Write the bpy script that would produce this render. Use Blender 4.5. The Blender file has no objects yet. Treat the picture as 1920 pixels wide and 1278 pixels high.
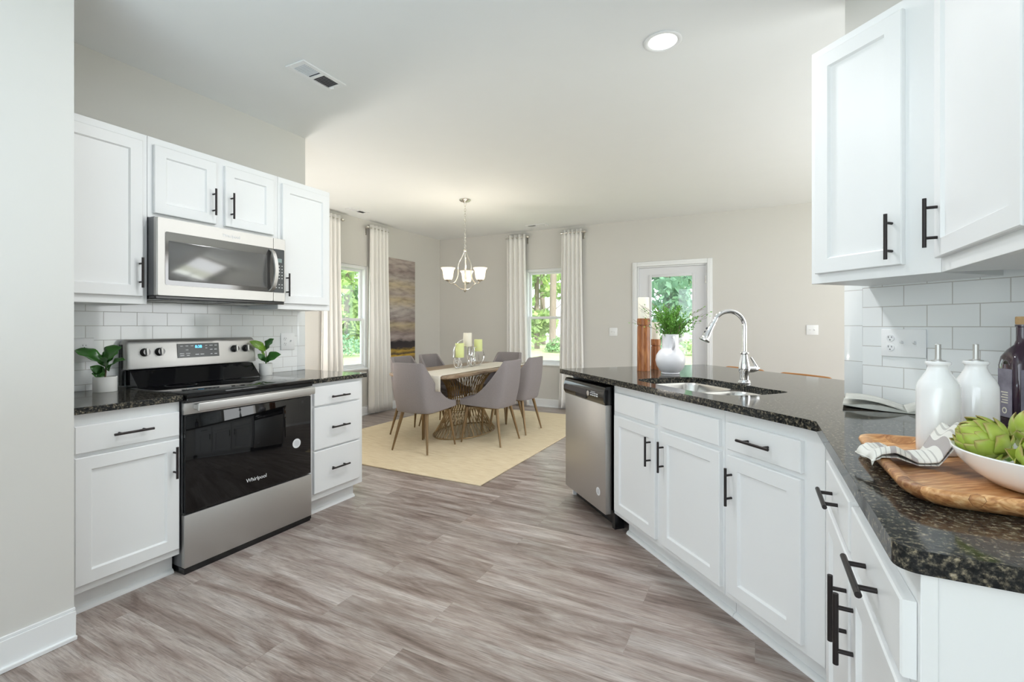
import bpy, bmesh, math, random
from mathutils import Vector, Matrix
R = math.radians
PI = math.pi
S = math.sqrt(0.5)
random.seed(7)
scene = bpy.context.scene
col = scene.collection

# ------------------------------------------------------------------ camera, world, lights, exposure
cam_d = bpy.data.cameras.new('camera')
cam_d.sensor_width = 36.0
cam_d.lens = 885.0 / 1920.0 * 36.0
cam_d.shift_y = -28.0 / 1920.0
cam_d.clip_start = 0.05
cam = bpy.data.objects.new('camera', cam_d)
cam.location = (0, 0, 1.255)
cam.rotation_euler = (R(90), 0, R(27.25))
col.objects.link(cam)
scene.camera = cam

scene.view_settings.view_transform = 'Standard'
scene.view_settings.look = 'None'
scene.view_settings.gamma = 1.0
scene.view_settings.use_curve_mapping = False
scene.view_settings.exposure = 0.48
scene.cycles.max_bounces = 8
scene.cycles.diffuse_bounces = 5
scene.cycles.glossy_bounces = 4
scene.cycles.transparent_max_bounces = 10
scene.cycles.caustics_reflective = False
scene.cycles.caustics_refractive = False
scene.cycles.sample_clamp_indirect = 6.0

world = bpy.data.worlds.new('world')
scene.world = world
world.use_nodes = True
bg = world.node_tree.nodes['Background']
bg.inputs[0].default_value = (0.86, 0.94, 1.0, 1)
bg.inputs[1].default_value = 2.6


def area_light(name, loc, rot, sx, sy, power, color=(1, 1, 1), spread=180):
    d = bpy.data.lights.new(name, 'AREA')
    d.shape = 'RECTANGLE'
    d.size, d.size_y, d.energy, d.color = sx, sy, power, color
    d.spread = R(spread)
    o = bpy.data.objects.new(name, d)
    o.location = loc
    o.rotation_euler = rot
    col.objects.link(o)
    return o


sun_d = bpy.data.lights.new('sun', 'SUN')
sun_d.energy = 5.0
sun_d.angle = R(8)
sun_d.color = (1.0, 0.95, 0.86)
sun = bpy.data.objects.new('sun', sun_d)
sun.rotation_euler = (R(48), 0, R(62))
col.objects.link(sun)
# fill lamps added to brighten the room, set in unseen rear and living-room openings
area_light('fill_rear_opening', (-0.75, -2.95, 1.45), (R(90), 0, 0), 3.0, 2.2, 8, (0.66, 0.84, 1.0))
area_light('fill_living_opening', (3.95, 4.5, 1.45), (0, R(90), 0), 2.2, 3.2, 54, (1.0, 0.975, 0.94))
# added upward fill lamps lifting the ceiling, hidden behind camera and walls
area_light('ceiling_fill_rear', (-1.0, -0.8, 0.9), (R(180), 0, 0), 1.8, 1.8, 38, (0.70, 0.86, 1.0))
area_light('ceiling_fill_living', (2.5, 3.7, 0.8), (R(180), 0, 0), 2.2, 2.2, 48, (0.86, 0.93, 1.0))
area_light('ceiling_fill_dining', (-4.3, 3.0, 0.45), (R(180), 0, 0), 0.5, 0.5, 22, (1.0, 0.95, 0.88))


# ------------------------------------------------------------------ materials
def new_mat(name):
    m = bpy.data.materials.new(name)
    m.use_nodes = True
    nt = m.node_tree
    return m, nt, nt.nodes['Principled BSDF']


def srgb(r, g, b):
    f = lambda c: c / 12.92 if c <= 0.04045 else ((c + 0.055) / 1.055) ** 2.4
    return (f(r / 255), f(g / 255), f(b / 255), 1)


def mat(name, color, rough=0.5, metal=0.0, spec=0.5, bump=0.0, bscale=200, var=0.0, vscale=6, stretch=(1, 1, 1), coat=0.0, emit=None, estr=0, sss=0):
    m, nt, p = new_mat(name)
    p.inputs['Base Color'].default_value = color
    p.inputs['Roughness'].default_value = rough
    p.inputs['Metallic'].default_value = metal
    p.inputs['Specular IOR Level'].default_value = spec
    if coat:
        p.inputs['Coat Weight'].default_value = coat
        p.inputs['Coat Roughness'].default_value = 0.08
    if emit:
        p.inputs['Emission Color'].default_value = emit
        p.inputs['Emission Strength'].default_value = estr
    tc = nt.nodes.new('ShaderNodeTexCoord')
    mp = nt.nodes.new('ShaderNodeMapping')
    mp.inputs['Scale'].default_value = stretch
    nt.links.new(tc.outputs['Object'], mp.inputs['Vector'])
    n = nt.nodes.new('ShaderNodeTexNoise')
    n.inputs['Scale'].default_value = vscale
    n.inputs['Detail'].default_value = 4
    nt.links.new(mp.outputs[0], n.inputs['Vector'])
    mx = nt.nodes.new('ShaderNodeMix')
    mx.data_type = 'RGBA'
    v = max(var, 0.012)
    mx.inputs['A'].default_value = [c * (1 - v) for c in color[:3]] + [1]
    mx.inputs['B'].default_value = [min(1, c * (1 + v)) for c in color[:3]] + [1]
    nt.links.new(n.outputs['Fac'], mx.inputs['Factor'])
    nt.links.new(mx.outputs['Result'], p.inputs['Base Color'])
    if bump:
        n2 = nt.nodes.new('ShaderNodeTexNoise')
        n2.inputs['Scale'].default_value = bscale
        n2.inputs['Detail'].default_value = 3
        nt.links.new(mp.outputs[0], n2.inputs['Vector'])
        b = nt.nodes.new('ShaderNodeBump')
        b.inputs['Strength'].default_value = bump
        b.inputs['Distance'].default_value = 0.002
        nt.links.new(n2.outputs['Fac'], b.inputs['Height'])
        nt.links.new(b.outputs[0], p.inputs['Normal'])
    return m


def ramp(nt, stops, fac=None, const=False):
    r = nt.nodes.new('ShaderNodeValToRGB')
    e = r.color_ramp.elements
    while len(e) < len(stops):
        e.new(0.5)
    for i, (pos, c) in enumerate(stops):
        e[i].position = pos
        e[i].color = c
    if const:
        r.color_ramp.interpolation = 'CONSTANT'
    if fac is not None:
        nt.links.new(fac, r.inputs['Fac'])
    return r


M = {}
M['paint'] = mat('greige_wall_paint', (0.655, 0.64, 0.61, 1), 0.75, bump=0.06, bscale=350)
M['ceiling'] = mat('ceiling_paint', (0.82, 0.835, 0.835, 1), 0.9, bump=0.08, bscale=260)
M['trim'] = mat('white_trim_paint', (0.83, 0.84, 0.85, 1), 0.4)
M['cab'] = mat('white_cabinet_paint', (0.84, 0.85, 0.855, 1), 0.36)
M['door_paint'] = mat('exterior_door_paint', (0.74, 0.745, 0.77, 1), 0.45)
M['handle'] = mat('oil_rubbed_bronze', (0.035, 0.030, 0.030, 1), 0.38, metal=0.7)
M['steel'] = mat('brushed_steel', (0.56, 0.55, 0.535, 1), 0.46, metal=1.0, var=0.05, vscale=60, stretch=(1, 1, 30), bump=0.03, bscale=80)
M['steel_side'] = mat('grey_appliance_side', (0.20, 0.205, 0.215, 1), 0.4, metal=0.5)
M['sink'] = mat('sink_steel', (0.72, 0.71, 0.69, 1), 0.26, metal=1.0)
M['chrome'] = mat('polished_chrome', (0.86, 0.86, 0.88, 1), 0.06, metal=1.0)
M['black_glass'] = mat('black_oven_glass', (0.004, 0.004, 0.0045, 1), 0.03, spec=0.45)
M['black'] = mat('black_plastic', (0.010, 0.010, 0.011, 1), 0.25)
M['black_gloss'] = mat('black_enamel', (0.008, 0.008, 0.009, 1), 0.08, spec=0.7)
M['dark_window'] = mat('microwave_window_glass', (0.055, 0.052, 0.050, 1), 0.06, spec=0.9, coat=0.6)
M['panel_grey'] = mat('control_panel_grey', (0.055, 0.060, 0.062, 1), 0.25)
M['mark'] = mat('silver_print', (0.75, 0.76, 0.78, 1), 0.4)
M['grey_mark'] = mat('grey_print', (0.35, 0.36, 0.37, 1), 0.5)
M['digit'] = mat('blue_clock_digits', (0.05, 0.4, 0.9, 1), 0.5, emit=(0.1, 0.55, 1.0, 1), estr=2.5)
M['lcd'] = mat('grey_green_display', (0.22, 0.29, 0.28, 1), 0.3)
M['plate'] = mat('white_plastic_plate', (0.86, 0.87, 0.88, 1), 0.35)
M['slot'] = mat('dark_slot', (0.05, 0.05, 0.06, 1), 0.6)
M['ceramic'] = mat('white_glazed_ceramic', (0.88, 0.88, 0.885, 1), 0.16, coat=0.3)
M['vase'] = mat('white_vase_glaze', (0.80, 0.79, 0.82, 1), 0.3)
M['pot'] = mat('white_planter', (0.86, 0.86, 0.84, 1), 0.45)
M['soil'] = mat('planter_soil', (0.05, 0.035, 0.02, 1), 0.9)
M['leaf'] = mat('fig_leaf_green', (0.045, 0.155, 0.028, 1), 0.28, var=0.6, vscale=25)
M['leaf_light'] = mat('fig_leaf_young', (0.17, 0.31, 0.035, 1), 0.3, var=0.5, vscale=25)
M['twig'] = mat('brown_twig', (0.16, 0.11, 0.07, 1), 0.8)
M['fern'] = mat('fine_green_sprigs', (0.15, 0.37, 0.05, 1), 0.5, var=0.75, vscale=20)
M['candle'] = mat('ivory_candle_wax', (0.84, 0.80, 0.68, 1), 0.5)
M['candle_green'] = mat('pale_green_candle_wax', (0.72, 0.78, 0.34, 1), 0.5)
M['fabric'] = mat('grey_chair_fabric', (0.27, 0.242, 0.245, 1), 0.95, bump=0.5, bscale=420, var=0.18, vscale=160)
M['brass'] = mat('antique_bronze_leg', (0.23, 0.15, 0.075, 1), 0.36, metal=0.55)
M['bronze'] = mat('bronze_wire', (0.30, 0.20, 0.095, 1), 0.34, metal=0.8)
M['nickel'] = mat('brushed_nickel', (0.70, 0.67, 0.62, 1), 0.25, metal=1.0)
M['curtain'] = mat('white_curtain_linen', (0.86, 0.845, 0.82, 1), 0.9, bump=0.2, bscale=300)
M['runner'] = mat('ivory_table_runner', (0.74, 0.69, 0.60, 1), 0.95, bump=0.4, bscale=220, var=0.08, vscale=60)
M['paper'] = mat('magazine_pages', (0.62, 0.62, 0.57, 1), 0.4, var=0.45, vscale=16)
M['cork'] = mat('cork_stopper', (0.55, 0.36, 0.18, 1), 0.8, var=0.2, vscale=90)


def shade_material():
    m, nt, p = new_mat('frosted_lamp_shade')
    p.inputs['Base Color'].default_value = (0.92, 0.88, 0.80, 1)
    p.inputs['Roughness'].default_value = 0.4
    p.inputs['Emission Color'].default_value = (1.0, 0.86, 0.66, 1)
    p.inputs['Emission Strength'].default_value = 0.45
    t = nt.nodes.new('ShaderNodeBsdfTranslucent')
    t.inputs[0].default_value = (0.95, 0.90, 0.82, 1)
    mx = nt.nodes.new('ShaderNodeMixShader')
    mx.inputs[0].default_value = 0.6
    nt.links.new(p.outputs[0], mx.inputs[1])
    nt.links.new(t.outputs[0], mx.inputs[2])
    nt.links.new(mx.outputs[0], nt.nodes['Material Output'].inputs['Surface'])
    return m


M['shade_glass'] = shade_material()
M['can_glow'] = mat('recessed_lamp_lens', (0.95, 0.96, 0.95, 1), 0.4, emit=(0.98, 1.0, 0.97, 1), estr=2.0)
M['bark'] = mat('tree_bark', (0.23, 0.18, 0.15, 1), 0.9, var=0.35, vscale=9, stretch=(1, 1, 0.2))
M['stool_wood'] = mat('orange_stool_wood', (0.42, 0.19, 0.06, 1), 0.4, var=0.25, vscale=8, stretch=(1, 8, 8))


def brick_mat(name, bw, bh, mortar, c1, c2, cm, rough, axes, offset=0.5, bump=0.3, shift=(0, 0), coat=0.0):
    m, nt, p = new_mat(name)
    tc = nt.nodes.new('ShaderNodeTexCoord')
    sp = nt.nodes.new('ShaderNodeSeparateXYZ')
    cb = nt.nodes.new('ShaderNodeCombineXYZ')
    nt.links.new(tc.outputs['Object'], sp.inputs[0])
    for k, a in enumerate(axes):
        ad = nt.nodes.new('ShaderNodeMath')
        ad.inputs[1].default_value = shift[k]
        nt.links.new(sp.outputs[a], ad.inputs[0])
        nt.links.new(ad.outputs[0], cb.inputs[k])
    b = nt.nodes.new('ShaderNodeTexBrick')
    b.offset = offset
    b.squash = 1.0
    b.inputs['Color1'].default_value = c1
    b.inputs['Color2'].default_value = c2
    b.inputs['Mortar'].default_value = cm
    b.inputs['Scale'].default_value = 1.0
    b.inputs['Mortar Size'].default_value = mortar
    b.inputs['Mortar Smooth'].default_value = 0.2
    b.inputs['Brick Width'].default_value = bw
    b.inputs['Row Height'].default_value = bh
    nt.links.new(cb.outputs[0], b.inputs['Vector'])
    nt.links.new(b.outputs['Color'], p.inputs['Base Color'])
    p.inputs['Roughness'].default_value = rough
    if coat:
        p.inputs['Coat Weight'].default_value = coat
    mr = nt.nodes.new('ShaderNodeMapRange')
    mr.inputs['To Min'].default_value = rough
    mr.inputs['To Max'].default_value = 0.8
    nt.links.new(b.outputs['Fac'], mr.inputs['Value'])
    nt.links.new(mr.outputs[0], p.inputs['Roughness'])
    bp = nt.nodes.new('ShaderNodeBump')
    bp.invert = True
    bp.inputs['Strength'].default_value = bump
    bp.inputs['Distance'].default_value = 0.002
    nt.links.new(b.outputs['Fac'], bp.inputs['Height'])
    nt.links.new(bp.outputs[0], p.inputs['Normal'])
    return m


TW = (0.86, 0.88, 0.885, 1)
TW2 = (0.83, 0.855, 0.86, 1)
GR = (0.52, 0.51, 0.49, 1)
M['tile_l'] = brick_mat('white_subway_tile', 0.1585, 0.0785, 0.0016, TW, TW2, GR, 0.12, (0, 2), shift=(0.0, 0.0), coat=0.3)
M['tile_r'] = brick_mat('white_subway_tile_corner', 0.165, 0.0835, 0.0018, TW, TW2, GR, 0.12, (0, 2), shift=(0.0, 0.0), coat=0.3)
M['bullnose'] = brick_mat('white_bullnose_tile', 2.0, 0.157, 0.0016, TW, TW2, GR, 0.12, (0, 2), offset=0, shift=(1.0, 0.0), coat=0.3)


def floor_material():
    m, nt, p = new_mat('grey_brown_plank_floor')
    tc = nt.nodes.new('ShaderNodeTexCoord')
    b = nt.nodes.new('ShaderNodeTexBrick')
    b.offset = 0.37
    b.offset_frequency = 2
    b.inputs['Color1'].default_value = (0.0, 0.0, 0.0, 1)
    b.inputs['Color2'].default_value = (1.0, 1.0, 1.0, 1)
    b.inputs['Mortar'].default_value = (0.1, 0.1, 0.1, 1)
    b.inputs['Scale'].default_value = 1.0
    b.inputs['Mortar Size'].default_value = 0.0007
    b.inputs['Mortar Smooth'].default_value = 0.1
    b.inputs['Brick Width'].default_value = 1.22
    b.inputs['Row Height'].default_value = 0.18
    nt.links.new(tc.outputs['Object'], b.inputs['Vector'])
    # per-plank random shift of the grain
    vm = nt.nodes.new('ShaderNodeVectorMath')
    vm.operation = 'SCALE'
    vm.inputs['Scale'].default_value = 7.0
    nt.links.new(b.outputs['Color'], vm.inputs[0])
    va = nt.nodes.new('ShaderNodeVectorMath')
    va.operation = 'ADD'
    nt.links.new(tc.outputs['Object'], va.inputs[0])
    nt.links.new(vm.outputs[0], va.inputs[1])
    # broad tone clouds stretched along the plank
    mp = nt.nodes.new('ShaderNodeMapping')
    mp.inputs['Scale'].default_value = (1.1, 7.0, 1)
    nt.links.new(va.outputs[0], mp.inputs['Vector'])
    n1 = nt.nodes.new('ShaderNodeTexNoise')
    n1.inputs['Scale'].default_value = 1.6
    n1.inputs['Detail'].default_value = 6
    n1.inputs['Roughness'].default_value = 0.62
    n1.inputs['Distortion'].default_value = 0.9
    nt.links.new(mp.outputs[0], n1.inputs['Vector'])
    # cathedral grain lines
    mp2 = nt.nodes.new('ShaderNodeMapping')
    mp2.inputs['Scale'].default_value = (1.3, 30.0, 1)
    nt.links.new(va.outputs[0], mp2.inputs['Vector'])
    n2 = nt.nodes.new('ShaderNodeTexNoise')
    n2.inputs['Scale'].default_value = 3.0
    n2.inputs['Detail'].default_value = 7
    n2.inputs['Roughness'].default_value = 0.68
    n2.inputs['Distortion'].default_value = 1.3
    nt.links.new(mp2.outputs[0], n2.inputs['Vector'])
    mp3 = nt.nodes.new('ShaderNodeMapping')
    mp3.inputs['Scale'].default_value = (0.45, 3.2, 1)
    nt.links.new(va.outputs[0], mp3.inputs['Vector'])
    w = nt.nodes.new('ShaderNodeTexNoise')
    w.inputs['Scale'].default_value = 1.3
    w.inputs['Detail'].default_value = 1
    nt.links.new(mp3.outputs[0], w.inputs['Vector'])
    wm = nt.nodes.new('ShaderNodeMath')
    wm.operation = 'MULTIPLY'
    wm.inputs[1].default_value = 46.0
    nt.links.new(w.outputs['Fac'], wm.inputs[0])
    ws = nt.nodes.new('ShaderNodeMath')
    ws.operation = 'SINE'
    nt.links.new(wm.outputs[0], ws.inputs[0])
    r1 = ramp(nt, [(0.30, srgb(116, 100, 93)), (0.43, srgb(150, 136, 129)), (0.55, srgb(172, 162, 156)), (0.72, srgb(190, 184, 181))], n1.outputs['Fac'])
    mp4 = nt.nodes.new('ShaderNodeMapping')
    mp4.inputs['Scale'].default_value = (4.0, 75.0, 1)
    nt.links.new(va.outputs[0], mp4.inputs['Vector'])
    n4 = nt.nodes.new('ShaderNodeTexNoise')
    n4.inputs['Scale'].default_value = 2.6
    n4.inputs['Detail'].default_value = 6
    n4.inputs['Roughness'].default_value = 0.75
    n4.inputs['Distortion'].default_value = 0.6
    nt.links.new(mp4.outputs[0], n4.inputs['Vector'])
    mixn = nt.nodes.new('ShaderNodeMix')
    mixn.data_type = 'FLOAT'
    mixn.inputs[0].default_value = 0.55
    nt.links.new(n2.outputs['Fac'], mixn.inputs[2])
    nt.links.new(n4.outputs['Fac'], mixn.inputs[3])
    r2 = ramp(nt, [(0.38, (0.48, 0.45, 0.44, 1)), (0.47, (0.86, 0.84, 0.83, 1)), (0.53, (1.03, 1.02, 1.01, 1)), (0.62, (1.30, 1.30, 1.31, 1))], mixn.outputs[0])
    mu = nt.nodes.new('ShaderNodeMix')
    mu.data_type = 'RGBA'
    mu.blend_type = 'MULTIPLY'
    mu.inputs['Factor'].default_value = 0.85
    nt.links.new(r1.outputs[0], mu.inputs['A'])
    nt.links.new(r2.outputs[0], mu.inputs['B'])
    r3 = ramp(nt, [(0.0, (0.90, 0.88, 0.87, 1)), (1.0, (1.05, 1.05, 1.05, 1))])
    ma = nt.nodes.new('ShaderNodeMath')
    ma.operation = 'MULTIPLY_ADD'
    ma.inputs[1].default_value = 0.5
    ma.inputs[2].default_value = 0.5
    nt.links.new(ws.outputs[0], ma.inputs[0])
    nt.links.new(ma.outputs[0], r3.inputs['Fac'])
    mu2 = nt.nodes.new('ShaderNodeMix')
    mu2.data_type = 'RGBA'
    mu2.blend_type = 'MULTIPLY'
    mu2.inputs['Factor'].default_value = 1.0
    nt.links.new(mu.outputs['Result'], mu2.inputs['A'])
    nt.links.new(r3.outputs[0], mu2.inputs['B'])
    # plank to plank tone
    r4 = ramp(nt, [(0.0, (0.80, 0.78, 0.77, 1)), (1.0, (1.12, 1.12, 1.12, 1))], b.outputs['Color'])
    mu3 = nt.nodes.new('ShaderNodeMix')
    mu3.data_type = 'RGBA'
    mu3.blend_type = 'MULTIPLY'
    mu3.inputs['Factor'].default_value = 1.0
    nt.links.new(mu2.outputs['Result'], mu3.inputs['A'])
    nt.links.new(r4.outputs[0], mu3.inputs['B'])
    nt.links.new(mu3.outputs['Result'], p.inputs['Base Color'])
    p.inputs['Roughness'].default_value = 0.33
    bp = nt.nodes.new('ShaderNodeBump')
    bp.inputs['Strength'].default_value = 0.12
    bp.inputs['Distance'].default_value = 0.0015
    nt.links.new(n2.outputs['Fac'], bp.inputs['Height'])
    nt.links.new(bp.outputs[0], p.inputs['Normal'])
    return m


M['floor'] = floor_material()


def granite_material():
    m, nt, p = new_mat('speckled_dark_granite')
    tc = nt.nodes.new('ShaderNodeTexCoord')
    v = nt.nodes.new('ShaderNodeTexVoronoi')
    v.inputs['Scale'].default_value = 190
    nt.links.new(tc.outputs['Object'], v.inputs['Vector'])
    n = nt.nodes.new('ShaderNodeTexNoise')
    n.inputs['Scale'].default_value = 95
    n.inputs['Detail'].default_value = 5
    n.inputs['Roughness'].default_value = 0.7
    nt.links.new(tc.outputs['Object'], n.inputs['Vector'])
    r1 = ramp(nt, [(0.0, (0.008, 0.009, 0.010, 1)), (0.45, (0.014, 0.015, 0.016, 1)), (0.54, (0.055, 0.052, 0.044, 1)), (0.63, (0.22, 0.19, 0.135, 1)), (0.77, (0.38, 0.35, 0.29, 1))], n.outputs['Fac'])
    r2 = ramp(nt, [(0.0, (0.25, 0.25, 0.27, 1)), (0.5, (1.0, 1.0, 1.0, 1)), (1.0, (1.6, 1.55, 1.45, 1))], v.outputs['Color'])
    mu = nt.nodes.new('ShaderNodeMix')
    mu.data_type = 'RGBA'
    mu.blend_type = 'MULTIPLY'
    mu.inputs['Factor'].default_value = 0.9
    nt.links.new(r1.outputs[0], mu.inputs['A'])
    nt.links.new(r2.outputs[0], mu.inputs['B'])
    nt.links.new(mu.outputs['Result'], p.inputs['Base Color'])
    p.inputs['Roughness'].default_value = 0.08
    p.inputs['Specular IOR Level'].default_value = 0.2
    return m


M['granite'] = granite_material()


def wood_material(name, dark, mid, light, scale=1.0, axis=0, rough=0.4, blocks=None):
    m, nt, p = new_mat(name)
    tc = nt.nodes.new('ShaderNodeTexCoord')
    mp = nt.nodes.new('ShaderNodeMapping')
    s = [9.0, 9.0, 9.0]
    s[axis] = 1.0
    mp.inputs['Scale'].default_value = [q * scale for q in s]
    vec = tc.outputs['Object']
    if blocks:
        b = nt.nodes.new('ShaderNodeTexBrick')
        b.inputs['Color1'].default_value = (0, 0, 0, 1)
        b.inputs['Color2'].default_value = (1, 1, 1, 1)
        b.inputs['Scale'].default_value = 1
        b.inputs['Mortar Size'].default_value = 0.0003
        b.inputs['Brick Width'].default_value = blocks[0]
        b.inputs['Row Height'].default_value = blocks[1]
        mpb = nt.nodes.new('ShaderNodeMapping')
        mpb.inputs['Rotation'].default_value = (0, 0, blocks[2])
        nt.links.new(vec, mpb.inputs['Vector'])
        nt.links.new(mpb.outputs[0], b.inputs['Vector'])
        va = nt.nodes.new('ShaderNodeVectorMath')
        va.operation = 'ADD'
        nt.links.new(mpb.outputs[0], va.inputs[0])
        nt.links.new(b.outputs['Color'], va.inputs[1])
        vec = va.outputs[0]
    nt.links.new(vec, mp.inputs['Vector'])
    n = nt.nodes.new('ShaderNodeTexNoise')
    n.inputs['Scale'].default_value = 3.0
    n.inputs['Detail'].default_value = 5
    n.inputs['Distortion'].default_value = 1.2
    nt.links.new(mp.outputs[0], n.inputs['Vector'])
    r = ramp(nt, [(0.3, dark), (0.5, mid), (0.7, light)], n.outputs['Fac'])
    out = r.outputs[0]
    if blocks:
        r2 = ramp(nt, [(0.0, (0.42, 0.34, 0.30, 1)), (0.45, (0.92, 0.88, 0.85, 1)), (1.0, (1.30, 1.34, 1.36, 1))], b.outputs['Color'])
        mu = nt.nodes.new('ShaderNodeMix')
        mu.data_type = 'RGBA'
        mu.blend_type = 'MULTIPLY'
        mu.inputs['Factor'].default_value = 1.0
        nt.links.new(out, mu.inputs['A'])
        nt.links.new(r2.outputs[0], mu.inputs['B'])
        out = mu.outputs['Result']
    nt.links.new(out, p.inputs['Base Color'])
    p.inputs['Roughness'].default_value = rough
    return m


M['board'] = wood_material('acacia_board', srgb(146, 92, 54), srgb(196, 142, 92), srgb(226, 186, 136), 3.0, 0, 0.42, blocks=(0.26, 0.05, R(-38)))
M['turned_wood'] = wood_material('turned_orange_wood', srgb(112, 64, 32), srgb(156, 94, 50), srgb(182, 122, 72), 2.2, 2, 0.4)
M['table_wood'] = wood_material('pale_grey_brown_table_wood', srgb(120, 98, 78), srgb(150, 128, 104), srgb(170, 150, 126), 1.4, 1, 0.35)


def rug_material():
    m, nt, p = new_mat('woven_jute_rug')
    tc = nt.nodes.new('ShaderNodeTexCoord')
    mp = nt.nodes.new('ShaderNodeMapping')
    mp.inputs['Scale'].default_value = (3.0, 60.0, 1)
    nt.links.new(tc.outputs['Object'], mp.inputs['Vector'])
    n = nt.nodes.new('ShaderNodeTexNoise')
    n.inputs['Scale'].default_value = 2.2
    n.inputs['Detail'].default_value = 4
    nt.links.new(mp.outputs[0], n.inputs['Vector'])
    r = ramp(nt, [(0.3, srgb(204, 184, 150)), (0.5, srgb(222, 205, 174)), (0.7, srgb(232, 219, 192))], n.outputs['Fac'])
    nt.links.new(r.outputs[0], p.inputs['Base Color'])
    p.inputs['Roughness'].default_value = 0.95
    p.inputs['Specular IOR Level'].default_value = 0.1
    bp = nt.nodes.new('ShaderNodeBump')
    bp.inputs['Strength'].default_value = 0.5
    bp.inputs['Distance'].default_value = 0.004
    nt.links.new(n.outputs['Fac'], bp.inputs['Height'])
    nt.links.new(bp.outputs[0], p.inputs['Normal'])
    return m


M['rug'] = rug_material()


def painting_material():
    m, nt, p = new_mat('layered_abstract_paint')
    tc = nt.nodes.new('ShaderNodeTexCoord')
    sp = nt.nodes.new('ShaderNodeSeparateXYZ')
    nt.links.new(tc.outputs['Generated'], sp.inputs[0])
    mp = nt.nodes.new('ShaderNodeMapping')
    mp.inputs['Scale'].default_value = (1.0, 1.6, 11.0)
    nt.links.new(tc.outputs['Generated'], mp.inputs['Vector'])
    n = nt.nodes.new('ShaderNodeTexNoise')
    n.inputs['Scale'].default_value = 1.7
    n.inputs['Detail'].default_value = 7
    n.inputs['Roughness'].default_value = 0.65
    nt.links.new(mp.outputs[0], n.inputs['Vector'])
    a = nt.nodes.new('ShaderNodeMath')
    a.operation = 'MULTIPLY_ADD'
    a.inputs[1].default_value = 0.10
    nt.links.new(n.outputs['Fac'], a.inputs[0])
    nt.links.new(sp.outputs[2], a.inputs[2])
    g = lambda r_, g_, b_: srgb(r_, g_, b_)
    stops = [(0.06, g(40, 34, 38)), (0.10, g(92, 78, 78)), (0.135, g(205, 168, 60)), (0.155, g(60, 50, 52)), (0.19, g(198, 165, 70)), (0.21, g(48, 40, 44)), (0.265, g(38, 32, 36)),
             (0.285, g(150, 136, 134)), (0.32, g(165, 152, 150)), (0.36, g(138, 124, 120)), (0.42, g(178, 162, 134)), (0.47, g(150, 138, 136)), (0.58, g(180, 172, 168)),
             (0.66, g(182, 166, 138)), (0.72, g(170, 158, 152)), (0.8, g(184, 169, 142)), (0.86, g(176, 166, 160)), (0.93, g(150, 136, 132)), (1.0, g(176, 164, 158))]
    r = ramp(nt, stops, a.outputs[0])
    n2 = nt.nodes.new('ShaderNodeTexNoise')
    n2.inputs['Scale'].default_value = 3.0
    n2.inputs['Detail'].default_value = 6
    nt.links.new(mp.outputs[0], n2.inputs['Vector'])
    r2 = ramp(nt, [(0.35, (0.62, 0.60, 0.60, 1)), (0.52, (1, 1, 1, 1)), (0.7, (1.2, 1.2, 1.18, 1))], n2.outputs['Fac'])
    mu = nt.nodes.new('ShaderNodeMix')
    mu.data_type = 'RGBA'
    mu.blend_type = 'MULTIPLY'
    mu.inputs['Factor'].default_value = 0.8
    nt.links.new(r.outputs[0], mu.inputs['A'])
    nt.links.new(r2.outputs[0], mu.inputs['B'])
    nt.links.new(mu.outputs['Result'], p.inputs['Base Color'])
    p.inputs['Roughness'].default_value = 0.6
    return m


M['painting'] = painting_material()


def pane_material(name, tint, gloss):
    m, nt, p = new_mat(name)
    nt.nodes.remove(p)
    out = nt.nodes['Material Output']
    t = nt.nodes.new('ShaderNodeBsdfTransparent')
    t.inputs[0].default_value = tint
    g = nt.nodes.new('ShaderNodeBsdfGlossy')
    g.inputs['Roughness'].default_value = 0.02
    mx = nt.nodes.new('ShaderNodeMixShader')
    mx.inputs[0].default_value = gloss
    nt.links.new(t.outputs[0], mx.inputs[1])
    nt.links.new(g.outputs[0], mx.inputs[2])
    nt.links.new(mx.outputs[0], out.inputs['Surface'])
    return m


M['pane'] = pane_material('clear_window_glass', (0.95, 0.98, 0.97, 1), 0.06)


def glass_material(name, color):
    m, nt, p = new_mat(name)
    p.inputs['Base Color'].default_value = color
    p.inputs['Roughness'].default_value = 0.04
    p.inputs['Transmission Weight'].default_value = 0.15
    p.inputs['IOR'].default_value = 1.45
    p.inputs['Coat Weight'].default_value = 0.6
    return m


M['dark_bottle'] = glass_material('dark_violet_brown_glass', (0.055, 0.030, 0.050, 1))
M['bottle_label'] = mat('printed_bottle_label', (0.26, 0.24, 0.30, 1), 0.5, var=0.6, vscale=34)


def foliage_material(name, c, tl):
    m, nt, p = new_mat(name)
    out = nt.nodes['Material Output']
    n = nt.nodes.new('ShaderNodeTexNoise')
    n.inputs['Scale'].default_value = 1.4
    n.inputs['Detail'].default_value = 5
    tc = nt.nodes.new('ShaderNodeTexCoord')
    nt.links.new(tc.outputs['Object'], n.inputs['Vector'])
    r = ramp(nt, [(0.3, (c[0] * 0.55, c[1] * 0.6, c[2] * 0.6, 1)), (0.55, (c[0], c[1], c[2], 1)), (0.75, (c[0] * 1.6, c[1] * 1.4, c[2] * 1.3, 1))], n.outputs['Fac'])
    nt.links.new(r.outputs[0], p.inputs['Base Color'])
    p.inputs['Roughness'].default_value = 0.7
    t = nt.nodes.new('ShaderNodeBsdfTranslucent')
    nt.links.new(r.outputs[0], t.inputs[0])
    mx = nt.nodes.new('ShaderNodeMixShader')
    mx.inputs[0].default_value = tl
    nt.links.new(p.outputs[0], mx.inputs[1])
    nt.links.new(t.outputs[0], mx.inputs[2])
    nt.links.new(mx.outputs[0], out.inputs['Surface'])
    return m


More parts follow.
